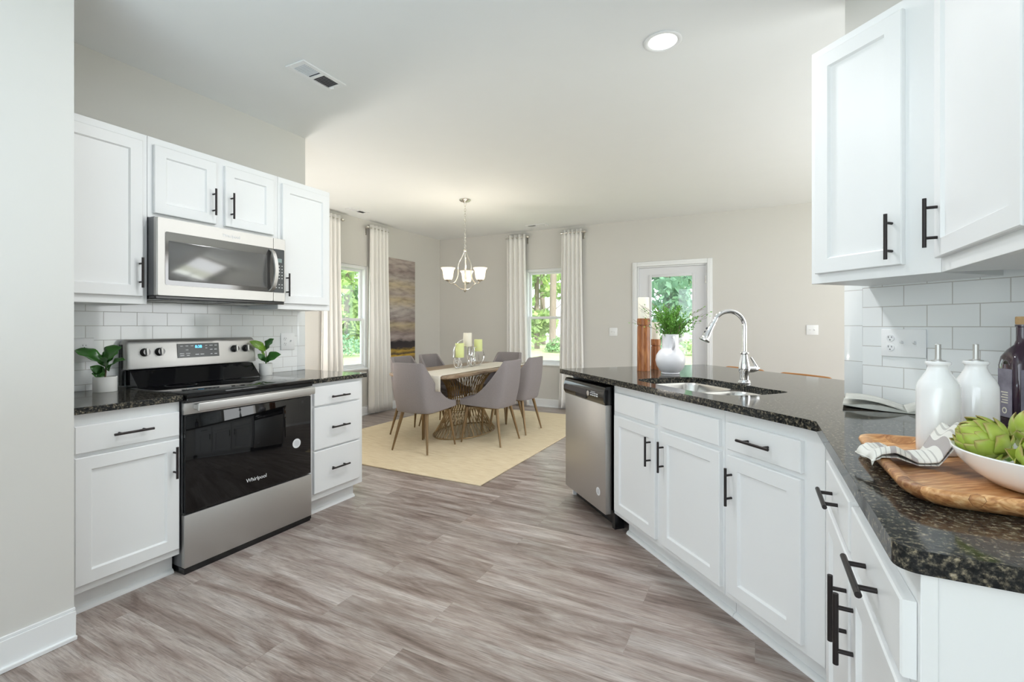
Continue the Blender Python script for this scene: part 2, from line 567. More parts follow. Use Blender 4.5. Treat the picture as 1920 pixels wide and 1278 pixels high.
M['tree_a'] = foliage_material('light_tree_foliage', (0.40, 0.54, 0.22), 0.4)
M['tree_b'] = foliage_material('mid_tree_foliage', (0.27, 0.43, 0.20), 0.4)
M['tree_c'] = foliage_material('blue_green_tree_foliage', (0.22, 0.39, 0.26), 0.4)
M['lawn'] = mat('lawn_grass', (0.36, 0.41, 0.21, 1), 0.9, var=0.25, vscale=1.5)


def artichoke_material():
    m, nt, p = new_mat('artichoke_bract_green')
    at = nt.nodes.new('ShaderNodeAttribute')
    at.attribute_name = 'tip'
    tc = nt.nodes.new('ShaderNodeTexCoord')
    n = nt.nodes.new('ShaderNodeTexNoise')
    n.inputs['Scale'].default_value = 30
    n.inputs['Detail'].default_value = 3
    nt.links.new(tc.outputs['Object'], n.inputs['Vector'])
    r0 = ramp(nt, [(0.35, (0.30, 0.38, 0.045, 1)), (0.65, (0.56, 0.60, 0.13, 1))], n.outputs['Fac'])
    r1 = ramp(nt, [(0.0, (0.62, 0.66, 0.25, 1)), (0.35, (0.36, 0.47, 0.06, 1)), (0.74, (0.34, 0.43, 0.06, 1)), (0.90, (0.42, 0.30, 0.12, 1)), (1.0, (0.25, 0.12, 0.07, 1))], at.outputs['Fac'])
    mx = nt.nodes.new('ShaderNodeMix')
    mx.data_type = 'RGBA'
    mx.inputs['Factor'].default_value = 0.72
    nt.links.new(r0.outputs[0], mx.inputs['A'])
    nt.links.new(r1.outputs[0], mx.inputs['B'])
    nt.links.new(mx.outputs['Result'], p.inputs['Base Color'])
    p.inputs['Roughness'].default_value = 0.42
    return m


M['artichoke'] = artichoke_material()


def towel_material():
    m, nt, p = new_mat('striped_linen_towel')
    uv = nt.nodes.new('ShaderNodeUVMap')
    sp = nt.nodes.new('ShaderNodeSeparateXYZ')
    nt.links.new(uv.outputs[0], sp.inputs[0])
    w = (0.80, 0.78, 0.73, 1)
    g = (0.47, 0.43, 0.42, 1)
    l = (0.55, 0.53, 0.50, 1)
    f = nt.nodes.new('ShaderNodeMath')
    f.operation = 'FRACT'
    mul = nt.nodes.new('ShaderNodeMath')
    mul.operation = 'MULTIPLY'
    mul.inputs[1].default_value = 2.0
    nt.links.new(sp.outputs[0], mul.inputs[0])
    nt.links.new(mul.outputs[0], f.inputs[0])
    r = ramp(nt, [(0.0, w), (0.10, l), (0.125, w), (0.21, l), (0.235, w), (0.32, l), (0.345, w), (0.43, g), (0.56, w), (0.63, l), (0.66, w), (0.73, l), (0.76, w), (0.86, g)], f.outputs[0], const=True)
    nt.links.new(r.outputs[0], p.inputs['Base Color'])
    p.inputs['Roughness'].default_value = 0.95
    n = nt.nodes.new('ShaderNodeTexNoise')
    n.inputs['Scale'].default_value = 500
    b = nt.nodes.new('ShaderNodeBump')
    b.inputs['Strength'].default_value = 0.3
    b.inputs['Distance'].default_value = 0.001
    nt.links.new(n.outputs['Fac'], b.inputs['Height'])
    nt.links.new(b.outputs[0], p.inputs['Normal'])
    return m


M['towel'] = towel_material()


# ------------------------------------------------------------------ helpers
def obj(name, bm, m, parent=None, sharp=38, mods=None, stay=False):
    me = bpy.data.meshes.new(name)
    bmesh.ops.recalc_face_normals(bm, faces=bm.faces)
    bm.to_mesh(me)
    bm.free()
    me.materials.append(m)
    for pl in me.polygons:
        pl.use_smooth = True
    me.set_sharp_from_angle(angle=R(sharp))
    o = bpy.data.objects.new(name, me)
    col.objects.link(o)
    if parent is not None:
        o.parent = parent
    return o


def tag(o, label=None, cat=None, group=None, kind=None):
    if label:
        o['label'] = label
    if cat:
        o['category'] = cat
    if group:
        o['group'] = group
    if kind:
        o['kind'] = kind
    return o


def thing(name, label, cat, loc=(0, 0, 0), rz=0, group=None, kind=None):
    o = bpy.data.objects.new(name, None)
    o.empty_display_size = 0.1
    o.location = loc
    o.rotation_euler = (0, 0, R(rz))
    col.objects.link(o)
    return tag(o, label, cat, group, kind)


def struct(name, bm, m, label=None, cat='room', parent=None):
    o = obj(name, bm, m, parent)
    if parent is None:
        tag(o, label, cat, kind='structure')
    return o


def dup(root, loc, rz, label, name=None):
    def cp(o, parent):
        c = o.copy()
        col.objects.link(c)
        if parent is not None:
            c.parent = parent
        for ch in o.children:
            cp(ch, c)
        return c
    r = cp(root, None)
    r.location = loc
    r.rotation_euler = (0, 0, R(rz))
    r['label'] = label
    return r


def BM():
    return bmesh.new()


def bx(bm, x0, x1, y0, y1, z0, z1, bev=0.0, seg=2):
    vs = [bm.verts.new(p) for p in ((x0, y0, z0), (x1, y0, z0), (x1, y1, z0), (x0, y1, z0), (x0, y0, z1), (x1, y0, z1), (x1, y1, z1), (x0, y1, z1))]
    fs = [bm.faces.new([vs[i] for i in f]) for f in ((3, 2, 1, 0), (4, 5, 6, 7), (0, 1, 5, 4), (1, 2, 6, 5), (2, 3, 7, 6), (3, 0, 4, 7))]
    if bev > 0:
        es = list({e for f in fs for e in f.edges})
        bmesh.ops.bevel(bm, geom=es, offset=bev, segments=seg, affect='EDGES', profile=0.5)
    return bm


def lathe(bm, prof, c=(0, 0, 0), seg=32, sx=1.0, sy=1.0, mtx=None):
    rings = []
    for r, z in prof:
        if r < 1e-6:
            p = Vector((0, 0, z))
            if mtx:
                p = mtx @ p
            rings.append([bm.verts.new(p + Vector(c))])
        else:
            ring = []
            for k in range(seg):
                a = 2 * PI * k / seg
                p = Vector((r * sx * math.cos(a), r * sy * math.sin(a), z))
                if mtx:
                    p = mtx @ p
                ring.append(bm.verts.new(p + Vector(c)))
            rings.append(ring)
    for a, b in zip(rings, rings[1:]):
        if len(a) == 1 and len(b) == 1:
            continue
        for k in range(seg):
            k2 = (k + 1) % seg
            if len(a) == 1:
                bm.faces.new((a[0], b[k], b[k2]))
            elif len(b) == 1:
                bm.faces.new((a[k], b[0], a[k2]))
            else:
                bm.faces.new((a[k], b[k], b[k2], a[k2]))
    return bm


def tube(bm, pts, r, seg=10, cap=True, closed=False):
    pts = [Vector(p) for p in pts]
    n = len(pts)
    rad = r if isinstance(r, (list, tuple)) else [r] * n
    up = None
    rings = []
    for i, p in enumerate(pts):
        if closed:
            t = (pts[(i + 1) % n] - pts[i - 1]).normalized()
        elif i == 0:
            t = (pts[1] - pts[0]).normalized()
        elif i == n - 1:
            t = (pts[-1] - pts[-2]).normalized()
        else:
            t = (pts[i + 1] - pts[i - 1]).normalized()
        if up is None:
            ref = Vector((0, 0, 1)) if abs(t.z) < 0.9 else Vector((1, 0, 0))
            up = (ref - t * ref.dot(t)).normalized()
        else:
            up = (up - t * up.dot(t)).normalized()
        s = t.cross(up)
        rings.append([bm.verts.new(p + (up * math.cos(2 * PI * k / seg) + s * math.sin(2 * PI * k / seg)) * rad[i]) for k in range(seg)])
    prs = list(zip(rings, rings[1:]))
    if closed:
        prs.append((rings[-1], rings[0]))
    for a, b in prs:
        for k in range(seg):
            bm.faces.new((a[k], a[(k + 1) % seg], b[(k + 1) % seg], b[k]))
    if cap and not closed:
        bm.faces.new(rings[0][::-1])
        bm.faces.new(rings[-1])
    return bm


def spline(ctrl, n=24):
    P = [Vector(p) for p in ctrl]
    P = [P[0] * 2 - P[1]] + P + [P[-1] * 2 - P[-2]]
    out = []
    segs = len(P) - 3
    for i in range(n + 1):
        u = i / n * segs
        k = min(int(u), segs - 1)
        f = u - k
        a, b, c, d = P[k:k + 4]
        out.append(0.5 * ((2 * b) + (c - a) * f + (2 * a - 5 * b + 4 * c - d) * f * f + (3 * b - a - 3 * c + d) * f ** 3))
    return out


def plate_holes(bm, outer, holes, z0, z1):
    edges = []
    for loop in [outer] + holes:
        vs = [bm.verts.new((x, y, z1)) for x, y in loop]
        for a, b in zip(vs, vs[1:] + vs[:1]):
            edges.append(bm.edges.new((a, b)))
    r = bmesh.ops.triangle_fill(bm, edges=edges, use_beauty=True)
    fs = [g for g in r['geom'] if isinstance(g, bmesh.types.BMFace)]
    ex = bmesh.ops.extrude_face_region(bm, geom=fs)
    vv = [g for g in ex['geom'] if isinstance(g, bmesh.types.BMVert)]
    for v in vv:
        v.co.z = z0
    return bm


def rrect(x0, x1, y0, y1, r, n=6):
    pts = []
    for cx, cy, a0 in ((x1 - r, y1 - r, 0), (x0 + r, y1 - r, 90), (x0 + r, y0 + r, 180), (x1 - r, y0 + r, 270)):
        for k in range(n + 1):
            a = R(a0 + 90 * k / n)
            pts.append((cx + r * math.cos(a), cy + r * math.sin(a)))
    return pts


def loft(bm, loops, cap0=True, cap1=True):
    rings = [[bm.verts.new(p) for p in lp] for lp in loops]
    n = len(rings[0])
    for a, b in zip(rings, rings[1:]):
        for k in range(n):
            bm.faces.new((a[k], a[(k + 1) % n], b[(k + 1) % n], b[k]))
    if cap0:
        bm.faces.new(rings[0][::-1])
    if cap1:
        bm.faces.new(rings[-1])
    return bm


def grid(bm, f, nu, nv, uvfun=None):
    vs = [[bm.verts.new(f(i / nu, j / nv)) for j in range(nv + 1)] for i in range(nu + 1)]
    lay = bm.loops.layers.uv.verify() if uvfun else None
    for i in range(nu):
        for j in range(nv):
            fc = bm.faces.new((vs[i][j], vs[i + 1][j], vs[i + 1][j + 1], vs[i][j + 1]))
            if uvfun:
                for lp, (a, b) in zip(fc.loops, ((i, j), (i + 1, j), (i + 1, j + 1), (i, j + 1))):
                    lp[lay].uv = uvfun(a / nu, b / nv)
    return vs


def text(name, body, size, loc, rot, m, parent, ext=0.0004, align='CENTER'):
    c = bpy.data.curves.new(name, 'FONT')
    c.body = body
    c.size = size
    c.extrude = ext
    c.align_x = align
    c.align_y = 'CENTER'
    tmp = bpy.data.objects.new(name, c)
    me = bpy.data.meshes.new_from_object(tmp)
    bpy.data.objects.remove(tmp)
    bpy.data.curves.remove(c)
    me.name = name
    me.materials.clear()
    me.materials.append(m)
    o = bpy.data.objects.new(name, me)
    o.location = loc
    o.rotation_euler = rot
    o.parent = parent
    col.objects.link(o)
    return o


def ct(c, t):
    return (S * (c - t), S * (c + t))


# ------------------------------------------------------------------ room shell
ZC = 2.755
b = BM(); bx(b, -5.1, 4.3, -3.3, 6.95, -0.08, 0.0)
struct('floor', b, M['floor'], 'grey-brown wood plank floor running through kitchen and dining room', 'floor')
b = BM(); bx(b, -5.1, 4.3, -3.3, 6.95, ZC, ZC + 0.1)
struct('ceiling', b, M['ceiling'], 'smooth flat white ceiling over the whole open room', 'ceiling')
b = BM(); bx(b, -3.34, -2.44, -3.3, 0.883, 0, ZC)
struct('wall_front_left', b, M['paint'], 'pale wall block at the left edge nearest the camera', 'wall')
b = BM(); bx(b, -3.34, -3.2, 0.883, 2.60, 0, ZC)
struct('wall_left', b, M['paint'], 'kitchen wall behind the range and white cabinets', 'wall')
b = BM(); bx(b, -5.1, -3.34, 2.46, 2.60, 0, ZC)
struct('wall_return', b, M['paint'], 'short return wall between kitchen and dining area', 'wall')


def wall_x(name, x0, x1, ya, yb, y0, y1, z0, z1, label):   # wall along Y with one opening
    bm = BM()
    bx(bm, x0, x1, ya, y0, 0, ZC)
    bx(bm, x0, x1, y1, yb, 0, ZC)
    bx(bm, x0, x1, y0, y1, z1, ZC)
    if z0 > 0.01:
        bx(bm, x0, x1, y0, y1, 0, z0)
    return struct(name, bm, M['paint'], label, 'wall')


wall_x('wall_dining_left', -5.04, -4.90, 2.60, 6.9, 4.40, 5.04, 0.66, 2.10, 'dining room wall with a window and the tall painting')
bm = BM()
for x0, x1, z0, z1 in ((-5.04, -3.255, 0, ZC), (-3.255, -2.55, 0, 0.66), (-3.255, -2.55, 2.15, ZC), (-2.55, -1.485, 0, ZC), (-1.485, -0.565, 2.09, ZC), (-0.565, 4.3, 0, ZC)):
    bx(bm, x0, x1, 6.76, 6.90, z0, z1)
struct('wall_back', bm, M['paint'], 'far beige wall with the back window and glazed door', 'wall')
wall_x('wall_living', 4.06, 4.2, -3.3, 6.9, 2.9, 6.1, 0.35, 2.45, 'living room side wall outside the picture')
bm = BM()
bx(bm, -2.44, -2.3, -3.2, -3.06, 0, ZC); bx(bm, 0.82, 4.06, -3.2, -3.06, 0, ZC)
bx(bm, -2.3, 0.82, -3.2, -3.06, 2.5, ZC); bx(bm, -2.3, 0.82, -3.2, -3.06, 0, 0.3)
struct('wall_rear', bm, M['paint'], 'rear wall with a wide opening behind the camera', 'wall')
# diagonal tiled wall and right wall as one block outline
cw = 2.10
A1 = ct(cw, 1.585); A2 = (0.82, cw / S - 0.82)
A3 = (0.96, A2[1] + 0.058); A4 = ct(cw + 0.14, 1.585)
bm = BM()
plate_holes(bm, [A1, A2, A3, A4], [], 0, ZC)
struct('wall_right_diagonal', bm, M['paint'], 'short diagonal wall carrying the right-hand tiled splashback', 'wall')
bm = BM()
plate_holes(bm, [(0.82, -3.06), (0.96, -3.06), (A3[0], A3[1]), (A2[0], A2[1])], [], 0, ZC)
struct('wall_right', bm, M['paint'], 'kitchen side wall behind the right cabinets', 'wall')

# baseboards
def base_y(name, x, y0, y1, sgn, label):   # along Y at plane x, sticking out by sgn
    bm = BM()
    for d, z0, z1 in ((0.014, 0.0, 0.112), (0.009, 0.112, 0.124), (0.026, 0.0, 0.016)):
        bx(bm, min(x, x + sgn * d), max(x, x + sgn * d), y0, y1, z0, z1, 0.002, 1)
    return struct(name, bm, M['trim'], label, 'baseboard')


def base_x(name, y, x0, x1, sgn, label):
    bm = BM()
    for d, z0, z1 in ((0.014, 0.0, 0.112), (0.009, 0.112, 0.124), (0.026, 0.0, 0.016)):
        bx(bm, x0, x1, min(y, y + sgn * d), max(y, y + sgn * d), z0, z1, 0.002, 1)
    return struct(name, bm, M['trim'], label, 'baseboard')


base_y('baseboard_front_left', -2.44, -3.0, 0.885, 1, 'white baseboard along the near left wall')
base_y('baseboard_dining_left', -4.90, 2.62, 6.74, 1, 'white baseboard under the dining window wall')
base_x('baseboard_back', 6.76, -4.88, -1.58, -1, 'white baseboard along the far wall left of the door')
base_x('baseboard_back_right', 6.76, -0.47, 4.0, -1, 'white baseboard along the far wall right of the door')

# tiled splashbacks
def splash(name, loc, rz, w, z0, z1, m, label, bull_w=0.075, bull_right=True):
    t = thing(name, label, 'tiled wall', loc, rz, kind='structure')
    bm = BM()
    if bull_right:
        bx(bm, 0, w - bull_w, -0.010, -0.0005, z0, z1)
    else:
        bx(bm, bull_w, w, -0.010, -0.0005, z0, z1)
    obj('tile_field', bm, m, t)
    bm = BM()
    if bull_right:
        bx(bm, w - bull_w + 0.0005, w, -0.010, -0.0005, z0, z1, 0.003, 2)
    else:
        bx(bm, 0, bull_w - 0.0005, -0.010, -0.0005, z0, z1, 0.003, 2)
    obj('bullnose_tile', bm, M['bullnose'], t)
    return t


# ------------------------------------------------------------------ windows, door
def window_obj(name, loc, rz, w, z0, z1, zr, label):
    # local x along the wall, y outward, opening from x=0..w
    t = thing(name, label, 'window', loc, rz, kind='structure')
    f = 0.045
    bm = BM()
    bx(bm, 0, f, 0.02, 0.12, z0, z1, 0.003, 1); bx(bm, w - f, w, 0.02, 0.12, z0, z1, 0.003, 1)
    bx(bm, f, w - f, 0.02, 0.12, z1 - f, z1, 0.003, 1); bx(bm, f, w - f, 0.02, 0.12, z0, z0 + 0.03, 0.003, 1)
    obj('window_frame', bm, M['trim'], t)
    bm = BM()
    bx(bm, -0.03, w + 0.03, -0.025, 0.03, z0 - 0.022, z0 + 0.004, 0.004, 2)
    obj('window_sill', bm, M['trim'], t)
    for nm, a, c, yy in (('upper_sash', zr - 0.02, z1 - f, 0.085), ('lower_sash', z0 + 0.03, zr + 0.02, 0.05)):
        bm = BM()
        s = 0.034
        bx(bm, f, f + s, yy, yy + 0.03, a, c, 0.003, 1); bx(bm, w - f - s, w - f, yy, yy + 0.03, a, c, 0.003, 1)
        bx(bm, f + s, w - f - s, yy, yy + 0.03, c - s, c, 0.003, 1); bx(bm, f + s, w - f - s, yy, yy + 0.03, a, a + s, 0.003, 1)
        so = obj(nm, bm, M['trim'], t)
        bm = BM()
        bx(bm, f + s - 0.004, w - f - s + 0.004, yy + 0.012, yy + 0.017, a + s - 0.004, c - s + 0.004)
        obj('window_pane', bm, M['pane'], so)
    return t


window_obj('window_1', (-4.90, 4.40, 0), 90, 0.64, 0.66, 2.10, 1.345, 'double-hung white window beside the tall painting')
window_obj('window_2', (-3.255, 6.76, 0), 0, 0.705, 0.66, 2.15, 1.385, 'double-hung white window in the far wall')

t = thing('door_1', 'white back door with a tall glass pane in the far wall', 'door', (-1.485, 6.76, 0), 0, kind='structure')
w = 0.92
bm = BM()
for d, a in ((0.016, 0.0), (0.022, 0.022)):
    bx(bm, -0.065 + a, 0.0, -d, 0.0, 0, 2.09 + 0.065 - a, 0.004, 1)
    bx(bm, w, w + 0.065 - a, -d, 0.0, 0, 2.09 + 0.065 - a, 0.004, 1)
    bx(bm, 0.0, w, -d, 0.0, 2.09, 2.09 + 0.065 - a, 0.004, 1)
bx(bm, 0.0, 0.018, 0.0, 0.12, 0, 2.09); bx(bm, w - 0.018, w, 0.0, 0.12, 0, 2.09); bx(bm, 0.018, w - 0.018, 0.0, 0.12, 2.072, 2.09)
obj('door_casing', bm, M['trim'], t)
bm = BM()
gx0, gx1, gz0, gz1 = 0.178, 0.745, 0.28, 1.955
bx(bm, 0.02, gx0, 0.03, 0.075, 0.01, 2.07); bx(bm, gx1, w - 0.02, 0.03, 0.075, 0.01, 2.07)
bx(bm, gx0, gx1, 0.03, 0.075, gz1, 2.07); bx(bm, gx0, gx1, 0.03, 0.075, 0.01, gz0)
slab = obj('door_slab', bm, M['door_paint'], t)
bm = BM()
for x0, x1, z0, z1 in ((gx0 - 0.018, gx0 + 0.018, gz0 - 0.018, gz1 + 0.018), (gx1 - 0.018, gx1 + 0.018, gz0 - 0.018, gz1 + 0.018), (gx0 + 0.018, gx1 - 0.018, gz1 - 0.018, gz1 + 0.018), (gx0 + 0.018, gx1 - 0.018, gz0 - 0.018, gz0 + 0.018)):
    bx(bm, x0, x1, 0.018, 0.031, z0, z1, 0.004, 2)
obj('glass_bead', bm, M['door_paint'], slab)
bm = BM(); bx(bm, gx0, gx1, 0.048, 0.054, gz0, gz1)
obj('door_pane', bm, M['pane'], slab)
for z in (0.25, 1.05, 1.83):
    bm = BM(); lathe(bm, [(0, 0), (0.008, 0), (0.008, 0.1), (0, 0.1)], (w - 0.02, 0.018, z), 10)
    obj('hinge', bm, M['nickel'], t)
bm = BM(); lathe(bm, [(0, 0), (0.026, 0.0), (0.026, 0.01), (0.012, 0.014), (0.012, 0.035), (0.028, 0.045), (0.028, 0.065), (0, 0.075)], (0, 0, 0), 16, mtx=Matrix.Rotation(R(90), 4, 'X'))
kn = obj('door_knob', bm, M['nickel'], slab); kn.location = (0.09, 0.03, 0.96)

# ------------------------------------------------------------------ cabinets
def door_bm(bm, x0, x1, z0, z1, y=-0.02, panel=True, th=0.0195, s=0.056):
    loops = [(0.0, th), (0.0, 0.003), (0.003, 0.0)]
    if panel:
        loops += [(s, 0.0), (s + 0.006, 0.010)]
    rings = []
    for ins, d in loops:
        rings.append([bm.verts.new(p) for p in ((x0 + ins, y + d, z0 + ins), (x1 - ins, y + d, z0 + ins), (x1 - ins, y + d, z1 - ins), (x0 + ins, y + d, z1 - ins))])
    for a, c in zip(rings, rings[1:]):
        for k in range(4):
            bm.faces.new((a[k], a[(k + 1) % 4], c[(k + 1) % 4], c[k]))
    bm.faces.new(rings[0][::-1])
    bm.faces.new(rings[-1])
    return bm


def pull(parent, mode, x, z, y=-0.02, ln=0.156):
    bm = BM()
    r = 0.0058
    yb = y - 0.032
    if mode == 'v':
        tube(bm, [(x, yb, z - ln / 2), (x, yb, z + ln / 2)], r, 12)
        for s in (-0.048, 0.048):
            tube(bm, [(x, yb, z + s), (x, y - 0.0003, z + s)], 0.0048, 10)
    else:
        tube(bm, [(x - ln / 2, yb, z), (x + ln / 2, yb, z)], r, 12)
        for s in (-0.048, 0.048):
            tube(bm, [(x + s, yb, z), (x + s, y - 0.0003, z)], 0.0048, 10)
    return obj('handle', bm, M['handle'], parent)


def cabinet(name, label, loc, rz, w, z0, z1, depth, fronts, toe=True, group=None, top=False, toe_ext=(0, 0), side_panel=None):
    t = thing(name, label, 'cabinet', loc, rz, group)
    bm = BM()
    zb = 0.105 if toe else z0
    bx(bm, 0, w, 0.0, 0.02, zb, z1, 0.0008, 1)
    bx(bm, 0.003, 0.018, 0.02, depth, zb, z1); bx(bm, w - 0.018, w - 0.003, 0.02, depth, zb, z1)
    bx(bm, 0.018, w - 0.018, 0.02, depth, zb, zb + 0.018); bx(bm, 0.018, w - 0.018, depth - 0.012, depth, zb + 0.018, z1)
    if top:
        bx(bm, 0.018, w - 0.018, 0.02, depth - 0.012, z1 - 0.018, z1)
    obj('carcass', bm, M['cab'], t)
    if toe:
        bm = BM()
        bx(bm, toe_ext[0], w + toe_ext[1], 0.06, 0.078, 0, 0.104)
        obj('toe_kick', bm, M['cab'], t)
        bm = BM()
        x0, x1 = toe_ext[0], w + toe_ext[1]
        prof = [(0.0595, 0.0), (0.041, 0.0), (0.041, 0.006), (0.046, 0.014), (0.053, 0.019), (0.0595, 0.021)]
        loft(bm, [[(x, y, z) for y, z in prof] for x in (x0, x1)])
        obj('shoe_molding', bm, M['cab'], t)
    for f in fronts:
        bm = BM()
        door_bm(bm, f['x'][0], f['x'][1], f['z'][0], f['z'][1], panel=f['k'] == 'door')
        o = obj({'door': 'door', 'drawer': 'drawer', 'false': 'false_drawer_front'}[f['k']], bm, M['cab'], t)
        if f.get('h'):
            pull(o, *f['h'])
    return t


ZT, ZD = (0.738, 0.852), (0.135, 0.715)
# left run, local x = world Y - y0
LX = -2.585
y0 = 0.886
cabinet('base_cabinet', 'white base cabinet with one drawer and one door, left of the range', (LX, y0, 0), 90, 0.464, 0, 0.877, 0.612,
        [dict(k='drawer', x=(0.045, 0.455), z=(0.708, 0.826), h=('h', 1.1355 - y0, 0.771)),
         dict(k='door', x=(0.045, 0.455), z=(0.140, 0.690), h=('v', 1.306 - y0 + 0.008, 0.58))], group='white base cabinets', toe_ext=(0, -0.003))
y0 = 2.124
cabinet('base_cabinet', 'white three-drawer base cabinet between the range and dining room', (LX, y0, 0), 90, 0.472, 0, 0.877, 0.612,
        [dict(k='drawer', x=(0.032, 0.432), z=(0.727, 0.855), h=('h', 2.354 - y0, 0.778)),
         dict(k='drawer', x=(0.032, 0.432), z=(0.438, 0.716), h=('h', 2.354 - y0, 0.571)),
         dict(k='drawer', x=(0.032, 0.432), z=(0.152, 0.427), h=('h', 2.354 - y0, 0.293))], group='white base cabinets', toe_ext=(0.003, -0.03))
# left uppers
UX = -2.87
y0 = 0.886
cabinet('wall_cabinet', 'tall white wall cabinet with one door, left of the microwave', (UX, y0, 0), 90, 0.454, 1.370, 2.266, 0.328,
        [dict(k='door', x=(0.05, 0.428), z=(1.410, 2.226), h=('v', 1.304 - y0 - 0.006, 1.532))], toe=False, group='white wall cabinets', top=True)
y0 = 1.342
cabinet('wall_cabinet', 'short two-door white wall cabinet directly above the microwave', (UX, y0, 0), 90, 0.768, 1.835, 2.266, 0.328,
        [dict(k='door', x=(1.367 - y0, 1.693 - y0), z=(1.860, 2.226), h=('v', 1.684 - y0 - 0.012, 1.985)),
         dict(k='door', x=(1.746 - y0, 2.071 - y0), z=(1.860, 2.226), h=('v', 1.798 - y0 - 0.018, 1.985))], toe=False, group='white wall cabinets', top=True)
y0 = 2.112
cabinet('wall_cabinet', 'tall white wall cabinet right of the microwave, at the wall end', (UX, y0, 0), 90, 0.438, 1.370, 2.266, 0.328,
        [dict(k='door', x=(0.024, 0.415), z=(1.410, 2.226), h=('v', 0.052, 1.535))], toe=False, group='white wall cabinets', top=True)

# peninsula run, local x = t0 - t, y = c - 1.485
CF = 1.485
ZP = 0.901
t0 = 2.574
p = ct(CF, t0)
ZPt, ZPd = (0.738, 0.852), (0.135, 0.715)
cabinet('base_cabinet', 'white two-door sink base cabinet next to the dishwasher', (p[0], p[1], 0), -45, t0 - 1.648, 0, ZP, 0.60,
        [dict(k='false', x=(t0 - 2.540, t0 - 2.128), z=ZPt), dict(k='false', x=(t0 - 2.080, t0 - 1.664), z=ZPt),
         dict(k='door', x=(t0 - 2.545, t0 - 2.128), z=ZPd, h=('v', t0 - 2.166, 0.590)),
         dict(k='door', x=(t0 - 2.080, t0 - 1.660), z=ZPd, h=('v', t0 - 2.053, 0.590))], group='white base cabinets', toe_ext=(0.07, 0))
t0 = 1.646
p = ct(CF, t0)
cabinet('base_cabinet', 'white base cabinet with drawer and door in the inside corner', (p[0], p[1], 0), -45, t0 - 1.1885, 0, ZP, 0.45,
        [dict(k='drawer', x=(t0 - 1.614, t0 - 1.267), z=ZPt, h=('h', t0 - 1.452, 0.797)),
         dict(k='door', x=(t0 - 1.614, t0 - 1.267), z=ZPd, h=('v', t0 - 1.588, 0.590))], group='white base cabinets', toe_ext=(0, -0.02))
# right run, local x = y0 - Y, facing -X
RX = 0.2105
y0 = 1.8875
cabinet('base_cabinet', 'white drawer-and-door base cabinet on the right, beyond the nearest one', (RX, y0, 0), -90, y0 - 1.303, 0, ZP, 0.60,
        [dict(k='drawer', x=(y0 - 1.70, y0 - 1.318), z=ZPt, h=('h', y0 - 1.523, 0.79)),
         dict(k='door', x=(y0 - 1.70, y0 - 1.318), z=ZPd, h=('v', y0 - 1.345, 0.585))], group='white base cabinets', toe_ext=(0.02, 0))
y0 = 1.301
cabinet('base_cabinet', 'white drawer-and-door base cabinet nearest the camera at lower right', (RX, y0, 0), -90, y0 - 0.868, 0, ZP, 0.60,
        [dict(k='drawer', x=(y0 - 1.288, y0 - 0.883), z=ZPt, h=('h', y0 - 1.078, 0.79)),
         dict(k='door', x=(y0 - 1.288, y0 - 0.883), z=ZPd, h=('v', y0 - 1.258, 0.585))], group='white base cabinets')
# right uppers
cu = 1.77
zu0, zu1 = 1.427, 2.372
t0 = 1.477
p = ct(cu, t0)
tc_ = 1.020
cabinet('wall_cabinet', 'white wall cabinet with one door on the diagonal tiled wall', (p[0], p[1], 0), -45, t0 - tc_, zu0, zu1, 0.318,
        [dict(k='door', x=(0.028, 0.352), z=(zu0 + 0.038, zu1 - 0.036), h=('v', 0.322, zu0 + 0.135))], toe=False, group='white wall cabinets', top=True)
p = ct(cu, tc_)
y0 = p[1] - 0.002
cabinet('wall_cabinet', 'white wall cabinet at the right edge, cut off by the frame', (p[0], y0, 0), -90, 0.80, zu0, zu1, 0.285,
        [dict(k='door', x=(0.004, 0.56), z=(zu0 + 0.045, zu1 - 0.036), h=('v', 0.036, zu0 + 0.155)),
         dict(k='door', x=(0.575, 0.79), z=(zu0 + 0.045, zu1 - 0.036), h=('v', 0.76, zu0 + 0.155))], toe=False, group='white wall cabinets', top=True)

# end panel beside the dishwasher and the bar's back wall
p = ct(CF + 0.02, 3.222)
t = thing('end_panel', 'white end panel closing the peninsula beyond the dishwasher', 'panel', (p[0], p[1], 0), -45)
bm = BM(); bx(bm, 0, 0.018, 0, 0.60, 0, ZP, 0.001, 1)
obj('panel', bm, M['cab'], t)
p = ct(2.125, 3.222)
t = thing('wall_peninsula', 'low white back wall under the breakfast bar', 'wall', (p[0], p[1], 0), -45, kind='structure')
bm = BM(); bx(bm, 0, 3.222 - 1.59, 0, 0.09, 0, ZP)
obj('bar_wall', bm, M['paint'], t)

# splashbacks (local z = world z)
splash('wall_tiled_left', (-3.2, 0.885, 0), 90, 1.707, 0.909, 1.395, M['tile_l'], 'white subway tile splashback behind the range')
p = ct(cw, 1.582)
splash('wall_tiled_right', (p[0], p[1], 0), -45, 1.582 - 0.952, 0.937, 1.475, M['tile_r'], 'white subway tile splashback behind the bottles', bull_w=0.083, bull_right=False)
t = thing('wall_tiled_side', 'white subway tile on the right side wall', 'tiled wall', (0.82, 2.135, 0), -90, kind='structure')
bm = BM(); bx(bm, 0, 1.25, -0.010, -0.0005, 0.937, 1.425)
obj('tile_field', bm, M['tile_r'], t)

# ------------------------------------------------------------------ countertops
def bevel_top(o, w=0.004):
    md = o.modifiers.new('edge', 'BEVEL')
    md.width = w
    md.segments = 3
    md.limit_method = 'ANGLE'
    md.angle_limit = R(50)


def counter(name, label, outer, holes, z0, z1):
    bm = BM()
    plate_holes(bm, outer, holes, z0, z1)
    o = obj(name, bm, M['granite'])
    bevel_top(o)
    return tag(o, label, 'countertop')


